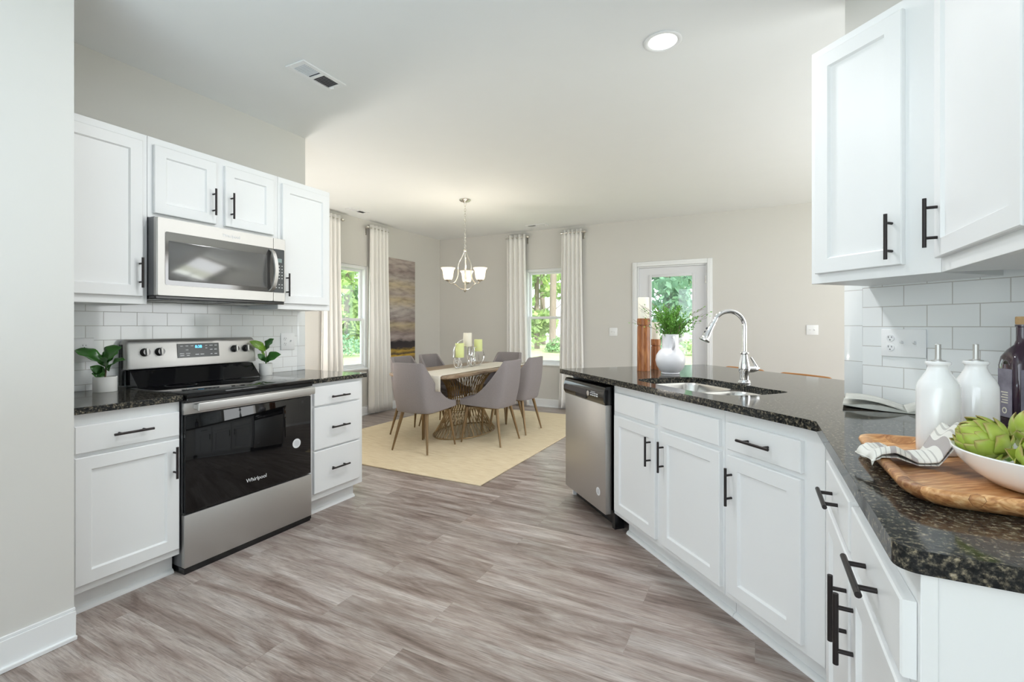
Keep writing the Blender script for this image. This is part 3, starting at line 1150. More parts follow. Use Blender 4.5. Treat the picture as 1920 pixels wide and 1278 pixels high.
counter('countertop', 'dark granite countertop left of the range', [(-3.199, 0.885), (-2.552, 0.885), (-2.552, 1.3535), (-3.199, 1.3535)], [], 0.878, 0.908)
counter('countertop', 'dark granite countertop over the three-drawer cabinet', [(-3.199, 2.1225), (-2.552, 2.1225), (-2.552, 2.615), (-3.199, 2.615)], [], 0.878, 0.908)
# peninsula + right run
ZR = 0.936
k = 0.98
outer = []
outer += [ct(1.420, 3.262), ct(1.4545, 1.215)]
cx = ct(1.4545, 1.215)
outer[1] = (cx[0] - 0.012, cx[1] + 0.010)
outer.append((0.1815, outer[1][1] - 0.030))
for a in range(0, 91, 15):    # rounded near corner
    outer.append((0.1815 + 0.03 - 0.03 * math.cos(R(a)), 0.862 + 0.03 - 0.03 * math.sin(R(a))))
outer += [(0.819, 0.862), (0.819, A2[1] - 0.002), ct(cw - 0.001, 1.587), ct(cw + 0.0, 1.588), ct(2.716, 1.588), ct(2.716, 3.262)]
hole_ct = [(1.585, 2.462), (1.66, 2.485), (1.80, 2.490), (1.93, 2.478), (1.985, 2.42), (1.992, 2.25), (1.985, 2.06), (1.968, 1.90), (1.975, 1.82), (1.962, 1.765), (1.90, 1.745), (1.80, 1.735),
           (1.69, 1.742), (1.60, 1.775), (1.565, 1.85), (1.552, 1.95), (1.548, 2.10), (1.546, 2.28), (1.55, 2.40)]
hole = [ct(c, t_) for c, t_ in hole_ct]
hs = spline([(x, y, 0) for x, y in hole] + [(hole[0][0], hole[0][1], 0)], 76)[:-1]
hole = [(q.x, q.y) for q in hs]
counter('countertop', 'large dark granite countertop with sink cut-out, wrapping to the right', outer, [hole], 0.902, ZR)

# ------------------------------------------------------------------ range
t = thing('range', 'stainless steel electric range with black glass oven door', 'range', (-2.55, 1.3555, 0), 90)
RW = 0.7645
bm = BM(); bx(bm, 0.004, RW - 0.004, 0.03, 0.60, 0.03, 0.893, 0.002, 1)
obj('body', bm, M['steel_side'], t)
bm = BM(); bx(bm, 0.004, RW - 0.004, 0.008, 0.6, 0.0, 0.03)
bx(bm, 0.0, RW, 0.004, 0.05, 0.012, 0.032)
obj('plinth', bm, M['black'], t)
bm = BM(); bx(bm, 0.0, RW, 0.0, 0.03, 0.033, 0.300, 0.004, 2)
obj('storage_drawer', bm, M['steel'], t)
bm = BM(); bx(bm, 0.0, RW, 0.004, 0.028, 0.806, 0.866, 0.003, 2)
door = None
bm2 = BM(); bx(bm2, 0.004, RW - 0.004, 0.0, 0.028, 0.308, 0.805, 0.004, 2)
door = obj('oven_door', bm2, M['black_glass'], t)
obj('door_rail', bm, M['steel'], door)
bm = BM(); bx(bm, 0.040, RW - 0.012, -0.052, -0.030, 0.822, 0.866, 0.006, 3)
bx(bm, 0.045, 0.085, -0.032, 0.005, 0.830, 0.858, 0.003, 1); bx(bm, RW - 0.055, RW - 0.015, -0.032, 0.005, 0.830, 0.858, 0.003, 1)
obj('handle', bm, M['steel'], door)
bm = BM(); lathe(bm, [(0, 0), (0.029, 0), (0.029, 0.0006), (0, 0.0006)], (0, 0, 0), 32, mtx=Matrix.Rotation(R(90), 4, 'X'))
st = obj('sticker', bm, M['mark'], door); st['label'] = 'round white sticker on the oven glass'; st.location = (2.008 - 1.3555, -0.0003, 0.522)
bm = BM()
for i in range(5):
    hw = (0.010, 0.016, 0.019, 0.016, 0.010)[i]
    bx(bm, -hw, hw, -0.0014, -0.0007, -0.017 + i * 0.008, -0.0145 + i * 0.008)
mk = obj('sticker_print', bm, M['grey_mark'], door); mk.location = st.location; mk.rotation_euler = (0, R(-35), 0)
text('brand_mark', 'Whirlpool', 0.030, (1.742 - 1.3555, -0.0004, 0.380), (R(90), 0, 0), M['mark'], door)
bm = BM()
bx(bm, 0.0, RW, -0.022, 0.575, 0.893, 0.914, 0.004, 2)
ck = obj('cooktop', bm, M['black_glass'], t)
bm = BM(); bx(bm, 0.004, RW - 0.004, -0.016, 0.02, 0.869, 0.8925, 0.003, 1)
obj('vent_trim', bm, M['black_gloss'], t)
for cxx, cyy, rr in ((0.2, 0.13, 0.10), (0.57, 0.13, 0.085), (0.2, 0.41, 0.075), (0.57, 0.41, 0.105)):
    bm = BM()
    loft(bm, [[(cxx + q * math.cos(2 * PI * i / 40), cyy + q * math.sin(2 * PI * i / 40), 0.9143) for i in range(40)] for q in (rr, rr + 0.0025)], False, False)
    obj('burner_ring', bm, M['grey_mark'], ck)
# sloped black splash and steel control panel
bm = BM()
loft(bm, [[(x, y, z) for y, z in ((0.47, 0.9145), (0.478, 0.924), (0.555, 1.002), (0.60, 1.006), (0.60, 0.9145))] for x in (0.012, RW - 0.03)])
obj('rear_splash', bm, M['black_gloss'], t)
bm = BM()
prof = [(0.552, 1.012), (0.551, 1.02), (0.566, 1.150), (0.572, 1.168), (0.584, 1.176), (0.615, 1.178), (0.625, 1.17), (0.625, 1.012)]
def cp_ring(x, ins):
    return [(x, y + (0.010 * ins if y < 0.6 else 0), z - (0.014 * ins if z > 1.1 else 0)) for y, z in prof]
loft(bm, [cp_ring(-0.004, 1), cp_ring(0.003, 0.35), cp_ring(0.014, 0), cp_ring(RW - 0.020, 0), cp_ring(RW - 0.009, 0.35), cp_ring(RW - 0.002, 1)])
cp = obj('control_panel', bm, M['steel'], t)
bm = BM(); bx(bm, -0.008, 0.004, 0.60, 0.632, 0.92, 1.15)
obj('side_cap', bm, M['black'], t)
tilt = math.atan2(0.015, 0.130)
def on_panel(z):
    return 0.551 + (z - 1.02) / 0.130 * 0.015
for yy in (1.441, 1.516, 1.965, 2.043):
    x = yy - 1.3555
    bm = BM()
    lathe(bm, [(0, 0), (0.024, 0), (0.024, 0.004), (0.021, 0.009), (0.020, 0.024), (0.018, 0.027), (0, 0.027)], (0, 0, 0), 28, mtx=Matrix.Rotation(R(90), 4, 'X'))
    kb = obj('control_knob', bm, M['black_gloss'], cp)
    kb.location = (x, on_panel(1.104), 1.104); kb.rotation_euler = (-tilt, 0, 0)
    bm = BM(); bx(bm, -0.006, 0.006, -0.036, -0.02, -0.022, 0.022, 0.003, 2)
    bx(bm, -0.0012, 0.0012, -0.0366, -0.0355, 0.0, 0.02)
    g = obj('knob_grip', bm, M['steel'], kb)
    bm = BM()
    for a in range(-140, 141, 28):
        bx(bm, 0.031 * math.sin(R(a)) - 0.0012, 0.031 * math.sin(R(a)) + 0.0012, -0.0006, 0, 0.031 * math.cos(R(a)) - 0.0012, 0.031 * math.cos(R(a)) + 0.0012)
    d = obj('dial_marks', bm, M['grey_mark'], cp); d.location = kb.location; d.rotation_euler = (-tilt, 0, 0)
bm = BM(); bx(bm, -0.125, 0.125, -0.0025, 0, -0.043, 0.043, 0.001, 1)
dp = obj('display', bm, M['panel_grey'], cp); dp.location = (1.737 - 1.3555, on_panel(1.104) - 0.0005, 1.104); dp.rotation_euler = (-tilt, 0, 0)
text('clock_digits', '8:38', 0.024, (-0.002, -0.003, 0.022), (R(90), 0, 0), M['digit'], dp)
bm = BM()
for xx, zz, ww in ((-0.1, 0.028, 0.008), (-0.07, 0.028, 0.008), (-0.04, 0.028, 0.008), (-0.07, 0.004, 0.008), (-0.1, -0.018, 0.012), (-0.065, -0.018, 0.012), (-0.1, -0.03, 0.012), (-0.065, -0.03, 0.008), (-0.012, -0.026, 0.011), (0.018, -0.026, 0.011), (0.045, 0.028, 0.006), (0.045, 0.012, 0.006), (0.075, 0.028, 0.010), (0.105, 0.028, 0.008), (0.075, 0.002, 0.008), (0.102, 0.002, 0.008), (0.075, -0.026, 0.006), (0.102, -0.026, 0.008)):
    bx(bm, xx - ww, xx + ww, -0.0032, -0.002, zz - 0.002, zz + 0.002)
obj('key_lettering', bm, M['mark'], dp)

# ------------------------------------------------------------------ microwave
MY = 1.3445
t = thing('microwave', 'stainless over-the-range microwave under the short wall cabinet', 'microwave', (-2.785, MY, 0), 90)
MW = 0.7645
bm = BM(); bx(bm, 0, MW, 0.028, 0.40, 1.418, 1.833, 0.002, 1)
obj('body', bm, M['steel_side'], t)
bm = BM(); bx(bm, 0.0, MW, 0.012, 0.40, 1.398, 1.4175, 0.004, 1)
ub = obj('underside', bm, M['black'], t)
for xa in (0.08, 0.46):
    bm = BM(); bx(bm, xa, xa + 0.22, 0.10, 0.33, 1.3955, 1.3979, 0.001, 1)
    obj('grease_filter', bm, M['steel'], ub)
sx = 2.018 - MY
bm = BM()
loft(bm, [[(x, y, z) for x, z in rrect(0.0 + e, sx - 0.0015 - e * 0.0, 1.416 + e * 0.3, 1.830 - e * 0.3, 0.006, 3)] for y, e in ((0.0275, 0.0), (0.006, 0.0), (0.0, 0.006))])
md = obj('door', bm, M['steel'], t)
bm = BM(); loft(bm, [[(x, y, z) for x, z in rrect(1.381 - MY + 0.004, sx - 0.0005, 1.474, 1.758, 0.008, 3)] for y in (0.002, -0.002)])
wd = obj('door_window', bm, M['dark_window'], md)
bm = BM()
mx0, mx1, mz0, mz1 = 0.055, sx - 0.045, 1.50, 1.712
loft(bm, [[(x, -0.0022, z) for x, z in rrect(mx0, mx1, mz0, mz1, 0.008, 3)], [(x, -0.0026, z) for x, z in rrect(mx0 + 0.001, mx1 - 0.001, mz0 + 0.001, mz1 - 0.001, 0.008, 3)]])
obj('mesh_screen', bm, mat('perforated_screen', (0.10, 0.098, 0.095, 1), 0.12, spec=0.8, coat=0.5), md)
bm = BM()
cs = spline([(sx - 0.020, -0.002, 1.482), (sx - 0.016, -0.030, 1.512), (sx - 0.010, -0.047, 1.615), (sx - 0.016, -0.030, 1.720), (sx - 0.020, -0.002, 1.750)], 26)
loft(bm, [[(q.x + dx, q.y + dy, q.z) for dx, dy in ((-0.014, 0.004), (-0.012, -0.005), (0.012, -0.005), (0.014, 0.004), (0.010, 0.008), (-0.010, 0.008))] for q in cs])
obj('handle', bm, M['steel'], md)
bm = BM()
loft(bm, [[(x, y, z) for x, z in rrect(sx + 0.0015, MW - e, 1.416 + e * 0.3, 1.830 - e * 0.3, 0.006, 3)] for y, e in ((0.0275, 0.0), (0.006, 0.0), (0.0, 0.006))])
pn = obj('control_side', bm, M['steel'], t)
bm = BM(); loft(bm, [[(x, y, z) for x, z in rrect(sx + 0.002, MW - 0.012, 1.474, 1.758, 0.006, 3)] for y in (0.002, -0.002)])
kp = obj('keypad', bm, M['panel_grey'], pn)
bm = BM(); bx(bm, sx + 0.012, sx + 0.060, -0.0030, -0.0018, 1.672, 1.698)
obj('display', bm, M['lcd'], pn)
bm = BM()
for r_ in range(8):
    for c_ in range(3):
        if r_ == 5:
            continue
        xx = sx + 0.020 + c_ * 0.021; zz = 1.650 - r_ * 0.0205
        bx(bm, xx - 0.004, xx + 0.004, -0.0027, -0.0018, zz - 0.0022, zz + 0.0022)
obj('key_lettering', bm, M['mark'], pn)
text('brand_mark', 'Whirlpool', 0.026, (1.742 - MY, -0.0004, 1.790), (R(90), 0, 0), M['mark'], md, ext=0.0006)

# ------------------------------------------------------------------ dishwasher
t0 = 3.196
p = ct(1.437, t0)
t = thing('dishwasher', 'stainless steel dishwasher with black control strip in the peninsula', 'dishwasher', (p[0], p[1], 0), -45)
DWW = 0.598
bm = BM(); bx(bm, 0.004, DWW - 0.004, 0.06, 0.60, 0.09, 0.87)
obj('tub', bm, M['black'], t)
bm = BM(); bx(bm, 0.0, DWW, 0.0, 0.045, 0.088, 0.765, 0.005, 2)
dd = obj('door', bm, M['steel'], t)
bm = BM()
prof = [(0.045, 0.765), (0.0, 0.766), (-0.014, 0.79), (-0.014, 0.835), (0.0, 0.872), (0.008, 0.878), (0.045, 0.878)]
loft(bm, [[(x, y, z) for y, z in prof] for x in (0.0, DWW)])
cs = obj('control_strip', bm, M['black_gloss'], dd)
bm = BM(); bx(bm, 0.022, 0.365, -0.0158, -0.0138, 0.797, 0.838, 0.001, 1)
obj('pocket_window', bm, M['dark_window'], cs)
bm = BM(); bx(bm, 0.20, 0.365, -0.0165, -0.008, 0.774, 0.796, 0.003, 1)
obj('grip_pocket', bm, M['black'], cs)
bm = BM()
for i in range(4):
    bx(bm, 0.425 + i * 0.027, 0.443 + i * 0.027, -0.0156, -0.0138, 0.820, 0.826)
    bx(bm, 0.425 + i * 0.027, 0.443 + i * 0.027, -0.0156, -0.0138, 0.806, 0.814)
bx(bm, 0.43, 0.49, -0.0156, -0.0138, 0.832, 0.834)
obj('button_print', bm, M['mark'], cs)
bm = BM(); lathe(bm, [(0, 0), (0.017, 0), (0.017, 0.003), (0, 0.004)], (0, 0, 0), 24, mtx=Matrix.Rotation(R(90), 4, 'X'))
kb = obj('latch_button', bm, M['steel'], cs); kb.location = (0.392, -0.0142, 0.815)
bm = BM(); lathe(bm, [(0, 0), (0.026, 0), (0.026, 0.0006), (0, 0.0006)], (0, 0, 0), 28, mtx=Matrix.Rotation(R(90), 4, 'X'))
st = obj('sticker', bm, M['mark'], dd); st.location = (0.505, -0.0002, 0.205); st['label'] = 'round pale sticker low on the steel door'
bm = BM()
for i in range(4):
    bx(bm, -0.012, 0.012, -0.0013, -0.0006, -0.012 + i * 0.008, -0.009 + i * 0.008)
mk = obj('sticker_print', bm, M['grey_mark'], dd); mk.location = st.location
bm = BM(); bx(bm, 0.01, DWW + 0.012, 0.085, 0.10, 0.004, 0.088)
bx(bm, DWW - 0.012, DWW + 0.020, 0.055, 0.12, 0.0, 0.10)
obj('kick_plate', bm, M['black'], t)
for x in (0.05, DWW - 0.05):
    bm = BM(); lathe(bm, [(0, 0), (0.014, 0), (0.014, 0.012), (0.006, 0.014), (0.006, 0.09), (0, 0.09)], (x, 0.16, 0), 12)
    obj('foot', bm, M['nickel'], t)

# ------------------------------------------------------------------ sink and faucet
t = thing('sink', 'stainless steel double-bowl undermount sink in the granite', 'sink', (*ct(1.77, 2.11), 0), -45)
# local: x = 2.11 - t, y = c - 1.77
def bowl(x0, x1, y0, y1, dep):
    bm = BM()
    z = 0.9012
    lo = []
    for ins, zz, r in ((-0.012, z, 0.075), (0.0, z, 0.07), (0.006, z - 0.012, 0.07), (0.014, z - dep + 0.03, 0.065), (0.035, z - dep, 0.06), (0.10, z - dep - 0.004, 0.03)):
        lo.append([(x, y, zz) for x, y in rrect(x0 + ins, x1 - ins, y0 + ins, y1 - ins, r, 8)])
    loft(bm, lo, False, True)
    o = obj('bowl', bm, M['sink'], t)
    bm = BM(); cx_, cy_ = (x0 + x1) / 2, (y0 + y1) / 2
    lathe(bm, [(0.055, z - dep - 0.0035), (0.05, z - dep - 0.001), (0.042, z - dep - 0.003), (0.0, z - dep - 0.0038)], (cx_, cy_, 0), 24)
    obj('drain', bm, M['chrome'], o)
bowl(2.11 - 2.478, 2.11 - 2.105, 1.535 - 1.77, 1.980 - 1.77, 0.20)
bowl(2.11 - 2.075, 2.11 - 1.745, 1.59 - 1.77, 1.965 - 1.77, 0.17)
bm = BM()
plate_holes(bm, rrect(2.11 - 2.505, 2.11 - 1.72, 1.522 - 1.77, 2.005 - 1.77, 0.06), [rrect(2.11 - 2.478, 2.11 - 2.105, 1.535 - 1.77, 1.980 - 1.77, 0.07), rrect(2.11 - 2.075, 2.11 - 1.745, 1.59 - 1.77, 1.965 - 1.77, 0.07)], 0.8995, 0.9017)
obj('flange', bm, M['sink'], t)

fx, fy = ct(2.040, 2.115)
t = thing('faucet', 'chrome gooseneck pull-down faucet behind the sink', 'faucet', (fx, fy, ZR), 0)
bm = BM()
lathe(bm, [(0, 0), (0.033, 0), (0.034, 0.004), (0.030, 0.010), (0.029, 0.016), (0.0235, 0.02), (0.0235, 0.055), (0.028, 0.062), (0.030, 0.085), (0.026, 0.115), (0.019, 0.145), (0.0165, 0.16), (0.024, 0.166), (0.024, 0.172), (0.0155, 0.178), (0, 0.178)], (0, 0, 0), 32)
obj('faucet_body', bm, M['chrome'], t)
dv = Vector((-0.176, -0.091, 0)).normalized()     # spout direction
ctrl = [(0, 0, 0.170), (0, 0, 0.26), (0, 0, 0.315)]
rr_ = 0.087
for a in range(20, 161, 20):
    ctrl.append((dv.x * (rr_ - rr_ * math.cos(R(a))), dv.y * (rr_ - rr_ * math.cos(R(a))), 0.315 + rr_ * math.sin(R(a)) * 1.0))
ctrl.append((dv.x * (2 * rr_ + 0.004), dv.y * (2 * rr_ + 0.004), 0.330))
pts = spline(ctrl, 60)
bm = BM(); tube(bm, pts, 0.0125, 18)
neck = obj('spout', bm, M['chrome'], t)
tip = pts[-1]; dr = (pts[-1] - pts[-3]).normalized()
dr = (dr + Vector((dv.x * 0.10, dv.y * 0.10, -0.4))).normalized()
mt = dr.to_track_quat('Z', 'Y').to_matrix().to_4x4()
bm = BM(); lathe(bm, [(0, -0.004), (0.0145, -0.004), (0.0155, 0.004), (0.0150, 0.012), (0.0205, 0.07), (0.0240, 0.092), (0.030, 0.098), (0.029, 0.104), (0, 0.106)], tip, 28, mtx=mt)
sh = obj('spray_head', bm, M['chrome'], t)
bm = BM()
for q in (0.03, 0.052):
    bxm = mt @ Matrix.Translation((0, 0, q))
    c_ = Vector(tip) + (dr * q) + Vector((dv.x, dv.y, 0.15)).normalized() * 0.0175
    lathe(bm, [(0, -0.007), (0.006, -0.005), (0.0065, 0.005), (0, 0.007)], c_, 12, mtx=mt)
obj('spray_button', bm, M['slot'], sh)
bm = BM()
hd = Vector((0.889, 0.458, 0))
tube(bm, [hd * 0.018 + Vector((0, 0, 0.078)), hd * 0.05 + Vector((0, 0, 0.078)), hd * 0.072 + Vector((0, 0, 0.082)), hd * 0.084 + Vector((0, 0, 0.084))], [0.020, 0.017, 0.013, 0.004], 16)
pv = obj('lever_pivot', bm, M['chrome'], t)
bm = BM(); tube(bm, [hd * 0.070 + Vector((0, 0, 0.088)), hd * 0.056 + Vector((0, 0, 0.112)), hd * 0.036 + Vector((0, 0, 0.145))], [0.0075, 0.0065, 0.005], 12)
obj('lever', bm, M['chrome'], t)

# ------------------------------------------------------------------ outlets, switches, vents, recessed lamp
RX90 = Matrix.Rotation(R(90), 4, 'X')


def wall_plate(label, loc, rz, w, h, parts, group):
    # local: x along wall, y into wall, face toward -y
    t = thing('wall_plate', label, 'outlet' if 'o' in parts else 'light switch', loc, rz, group)
    bm = BM()
    bx(bm, -w / 2, w / 2, -0.006, -0.0004, -h / 2, h / 2, 0.003, 2)
    obj('cover_plate', bm, M['plate'], t)
    n = len(parts)
    for i, k_ in enumerate(parts):
        x = (i - (n - 1) / 2) * 0.046
        if k_ == 'o':
            for z in (0.0195, -0.0195):
                bm = BM()
                lathe(bm, [(0, 0), (0.0165, 0), (0.0160, 0.0018), (0, 0.0022)], (x, -0.006, z), 20, sx=1.0, sy=0.86, mtx=RX90)
                rc = obj('receptacle', bm, M['trim'], t)
                bm = BM()
                bx(bm, x - 0.0075, x - 0.0055, -0.0088, -0.0075, z + 0.000, z + 0.008)
                bx(bm, x + 0.0055, x + 0.0075, -0.0088, -0.0075, z + 0.001, z + 0.007)
                bx(bm, x - 0.002, x + 0.002, -0.0088, -0.0075, z - 0.009, z - 0.005)
                obj('slots', bm, M['slot'], rc)
        else:
            bm = BM()
            bx(bm, x - 0.005, x + 0.005, -0.0066, -0.0055, -0.012, 0.012)
            mt_ = Matrix.Rotation(R(-28), 4, 'X')
            g_ = bmesh.new(); bx(g_, -0.004, 0.004, -0.015, 0.0, -0.0045, 0.0045, 0.001, 1)
            g_.transform(Matrix.Translation((x, -0.005, 0)) @ mt_)
            me_ = bpy.data.meshes.new('tmp'); g_.to_mesh(me_); g_.free(); bm.from_mesh(me_); bpy.data.meshes.remove(me_)
            obj('toggle', bm, M['trim'], t)
    return t


wall_plate('white outlet cover on the tile behind the left potted plant', (-3.189, 1.194, 1.128), 90, 0.085, 0.128, 'o', 'wall outlets and switches')
wall_plate('white outlet and switch cover on the tile right of the range', (-3.189, 2.430, 1.138), 90, 0.120, 0.130, 'os', 'wall outlets and switches')
p = ct(cw - 0.0105, 1.335)
wall_plate('wide white cover with one outlet and two switches above the bottles', (p[0], p[1], 1.186), -45, 0.166, 0.113, 'oss', 'wall outlets and switches')
wall_plate('small white switch cover on the far wall left of the door', (-1.828, 6.759, 1.17), 0, 0.12, 0.118, 'ss', 'wall outlets and switches')
wall_plate('small white switch cover on the far wall right of the door', (0.617, 6.759, 1.207), 0, 0.125, 0.12, 'ss', 'wall outlets and switches')


def vent(label, loc, rz, L, W, lever=True):
    t = thing('ceiling_vent', label, 'vent', loc, rz, 'ceiling air vents')
    bm = BM()
    a, b_ = L / 2, W / 2
    ia, ib = a - 0.03, b_ - 0.03
    for x0, x1, y0_, y1_ in ((-a, a, -b_, -ib), (-a, a, ib, b_), (-a, -ia, -ib, ib), (ia, a, -ib, ib), (-0.012, 0.012, -ib, ib)):
        bx(bm, x0, x1, y0_, y1_, -0.008, -0.0005, 0.002, 1)
    obj('frame', bm, M['trim'], t)
    bm = BM(); bx(bm, -ia, ia, -ib, ib, -0.002, -0.0006)
    obj('duct_opening', bm, M['slot'], t)
    bm = BM()
    nn = 9
    for sgn in (-1, 1):
        for i in range(nn):
            x = sgn * (0.018 + (ia - 0.020) * (i + 0.5) / nn)
            vs = [bm.verts.new(q) for q in ((x - 0.004, -ib, -0.0085), (x - 0.004, ib, -0.0085), (x + sgn * 0.007, ib, -0.0022), (x + sgn * 0.007, -ib, -0.0022))]
            bm.faces.new(vs)
    obj('louvers', bm, M['trim'], t)
    if lever:
        bm = BM(); bx(bm, ia - 0.004, ia + 0.004, ib * 0.1, ib * 0.5, -0.022, -0.008, 0.001, 1)
        obj('damper_lever', bm, M['trim'], t)
    return t


vent('white ceiling vent above the aisle beside the range wall', (-2.334, 1.979, ZC), 90, 0.315, 0.155)
vent('small ceiling vent in front of the left dining window', (-4.59, 4.53, ZC), 90, 0.30, 0.13)
vent('small ceiling vent in front of the far window curtains', (-2.89, 6.40, ZC), 0, 0.33, 0.13)

t = thing('recessed_ceiling_light', 'round lit recessed ceiling lamp with a white trim ring', 'ceiling light', (-0.433, 2.575, ZC), 0)
bm = BM(); lathe(bm, [(0.094, -0.0005), (0.097, -0.004), (0.090, -0.008), (0.076, -0.006), (0.070, -0.0005)], (0, 0, 0), 48)
obj('trim_ring', bm, M['trim'], t)
bm = BM(); lathe(bm, [(0, -0.0012), (0.072, -0.0012), (0.072, -0.0035), (0, -0.0045)], (0, 0, 0), 48)
obj('lamp_lens', bm, M['can_glow'], t)
for i, (lx, ly) in enumerate(((-0.433, 2.575), (-1.45, 1.7), (-1.3, 3.6))):  # first disc is the recessed lamp, other two are added fill without fixtures
    d = bpy.data.lights.new('recessed_and_fill_lamp', 'AREA')
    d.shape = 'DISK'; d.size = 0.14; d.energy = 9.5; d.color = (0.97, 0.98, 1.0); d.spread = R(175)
    o = bpy.data.objects.new('recessed_and_fill_lamp', d); o.location = (lx, ly, ZC - 0.02); col.objects.link(o)

# ------------------------------------------------------------------ chandelier
t = thing('chandelier', 'brushed nickel chandelier with lit frosted shades above the dining table', 'chandelier', (-3.06, 4.725, 0), 27.25)
bm = BM(); lathe(bm, [(0, ZC - 0.001), (0.066, ZC - 0.001), (0.068, ZC - 0.008), (0.055, ZC - 0.022), (0.02, ZC - 0.032), (0.008, ZC - 0.045), (0, ZC - 0.045)], (0, 0, 0), 32)
obj('canopy', bm, M['nickel'], t)
bm = BM()
z = ZC - 0.045
i = 0
while z > 2.18:
    q = []
    for k_ in range(14):
        a = 2 * PI * k_ / 14
        dx, dz = 0.0085 * math.cos(a), 0.019 * math.sin(a)
        q.append((dx, 0, z - 0.016 + dz) if i % 2 == 0 else (0, dx, z - 0.016 + dz))
    tube(bm, q, 0.0026, 6, closed=True)
    z -= 0.031; i += 1
obj('chain', bm, M['nickel'], t)
bm = BM(); lathe(bm, [(0, 2.185), (0.008, 2.18), (0.008, 2.168), (0.022, 2.160), (0.026, 2.150), (0.014, 2.142), (0.010, 2.13), (0.0075, 2.12), (0.0075, 1.70), (0.012, 1.69), (0.022, 1.678), (0.014, 1.668), (0.006, 1.658), (0, 1.652)], (0, 0, 0), 24)
obj('stem', bm, M['nickel'], t)
for k_ in range(3):
    a = R(120 * k_ + 90)
    ux, uy = math.cos(a), math.sin(a)
    if k_ == 0:
        pass
    P_ = lambda r, z_: (ux * r, uy * r, z_)
    bm = BM()
    tube(bm, spline([P_(0.010, 2.145), P_(0.035, 2.08), P_(0.085, 1.98), P_(0.088, 1.86), P_(0.125, 1.775), P_(0.185, 1.752), P_(0.215, 1.778)], 40), 0.0062, 8)
    tube(bm, spline([P_(0.013, 1.688), P_(0.07, 1.70), P_(0.13, 1.745), P_(0.165, 1.755)], 20), 0.004, 8)
    obj('arm', bm, M['nickel'], t)
    bm = BM()
    lathe(bm, [(0, 0), (0.012, 0.0), (0.036, 0.014), (0.040, 0.020), (0.012, 0.022), (0, 0.022)], P_(0.215, 1.772), 20)
    obj('shade_cup', bm, M['nickel'], t)
    bm = BM()
    lathe(bm, [(0.022, 0), (0.044, 0.006), (0.055, 0.030), (0.060, 0.075), (0.066, 0.115), (0.084, 0.142), (0.081, 0.143), (0.063, 0.117), (0.057, 0.075), (0.052, 0.031), (0.04, 0.010), (0.018, 0.006)], P_(0.215, 1.790), 32)
    obj('glass_shade', bm, M['shade_glass'], t)
    d = bpy.data.lights.new('chandelier_bulb', 'POINT'); d.energy = 3.8; d.color = (1.0, 0.89, 0.74); d.shadow_soft_size = 0.04
    o = bpy.data.objects.new('chandelier_bulb', d); o.parent = t; o.location = P_(0.215, 1.905); col.objects.link(o)

# ------------------------------------------------------------------ curtains
def curtain(label, rlabel, loc, rz, w0, w1, z0, z1, fin, n=5, lean0=0.0):
    # local x along wall, -y into the room; pinch-pleated panel, a little wider at the floor
    t = thing('curtain', label, 'curtain', loc, rz, 'white curtain panels')
    bm = BM()
    def f(u, v):
        zz = z1 + (z0 - z1) * v
        w = w0 + (w1 - w0) * (v ** 1.5)
        x = -w / 2 + w * u + lean0 * v ** 1.5
        ph = u * n * 2 * PI
        amp = 0.020 + 0.016 * v
        y = amp * math.sin(ph) + 0.008 * v * math.sin(ph * 0.5 + 1.0)
        x += 0.010 * math.sin(ph * 2) * (0.4 + v)
        return (x, -0.068 + y, zz)
    grid(bm, f, n * 14, 22)
    o = obj('fabric_panel', bm, M['curtain'], t, sharp=180)
    sd = o.modifiers.new('thick', 'SOLIDIFY'); sd.thickness = 0.003
    r = thing('curtain_rod', rlabel, 'curtain rod', (loc[0], loc[1], 0), rz, 'short curtain rods')
    bm = BM()
    zr = z1 - 0.045
    tube(bm, [(-w0 / 2 - 0.02, -0.068, zr), (w0 / 2 + 0.02, -0.068, zr)], 0.008, 12)
    obj('rod', bm, M['nickel'], r)
    bm = BM()
    sx_ = fin * (w0 / 2 + 0.02)
    lathe(bm, [(0, -0.028), (0.014, -0.024), (0.022, -0.01), (0.024, 0.0), (0.022, 0.010), (0.014, 0.024), (0, 0.028)], (sx_ + fin * 0.024, -0.068, zr), 20, mtx=Matrix.Rotation(R(90), 4, 'Y'))
    obj('finial', bm, M['nickel'], r)
    bm = BM()
    sb = fin * (w0 / 2 + 0.012)
    bx(bm, sb - 0.006, sb + 0.006, -0.064, -0.001, zr - 0.014, zr - 0.004, 0.001, 1)
    bx(bm, sb - 0.012, sb + 0.012, -0.006, -0.001, zr - 0.10, zr + 0.02, 0.002, 1)
    obj('bracket', bm, M['nickel'], r)
    return t


curtain('white curtain at the left edge of the dining side window', 'short rod over the curtain by the wall cabinet', (-4.90, 4.33, 0), 90, 0.27, 0.38, 0.02, 2.70, 1, n=4, lean0=0.02)
curtain('white floor-length curtain between the dining window and the painting', 'short rod over the curtain beside the painting', (-4.90, 5.185, 0), 90, 0.36, 0.46, 0.02, 2.69, -1, n=5, lean0=0.04)
curtain('white curtain left of the far window', 'short rod over the curtain left of the far window', (-3.375, 6.76, 0), 0, 0.33, 0.40, 0.02, 2.70, 1, n=4, lean0=0.03)
curtain('white curtain right of the far window, behind the dishwasher', 'short rod over the curtain right of the far window', (-2.445, 6.76, 0), 0, 0.32, 0.42, 0.02, 2.70, 1, n=5, lean0=0.0)

# ------------------------------------------------------------------ painting
t = thing('painting', 'tall narrow abstract canvas in grey, gold and black bands', 'painting', (-4.90, 5.73, 0), 90)
bm = BM(); bx(bm, -0.31, 0.31, -0.035, -0.003, 0.66, 2.285, 0.003, 2)
obj('canvas', bm, M['painting'], t)

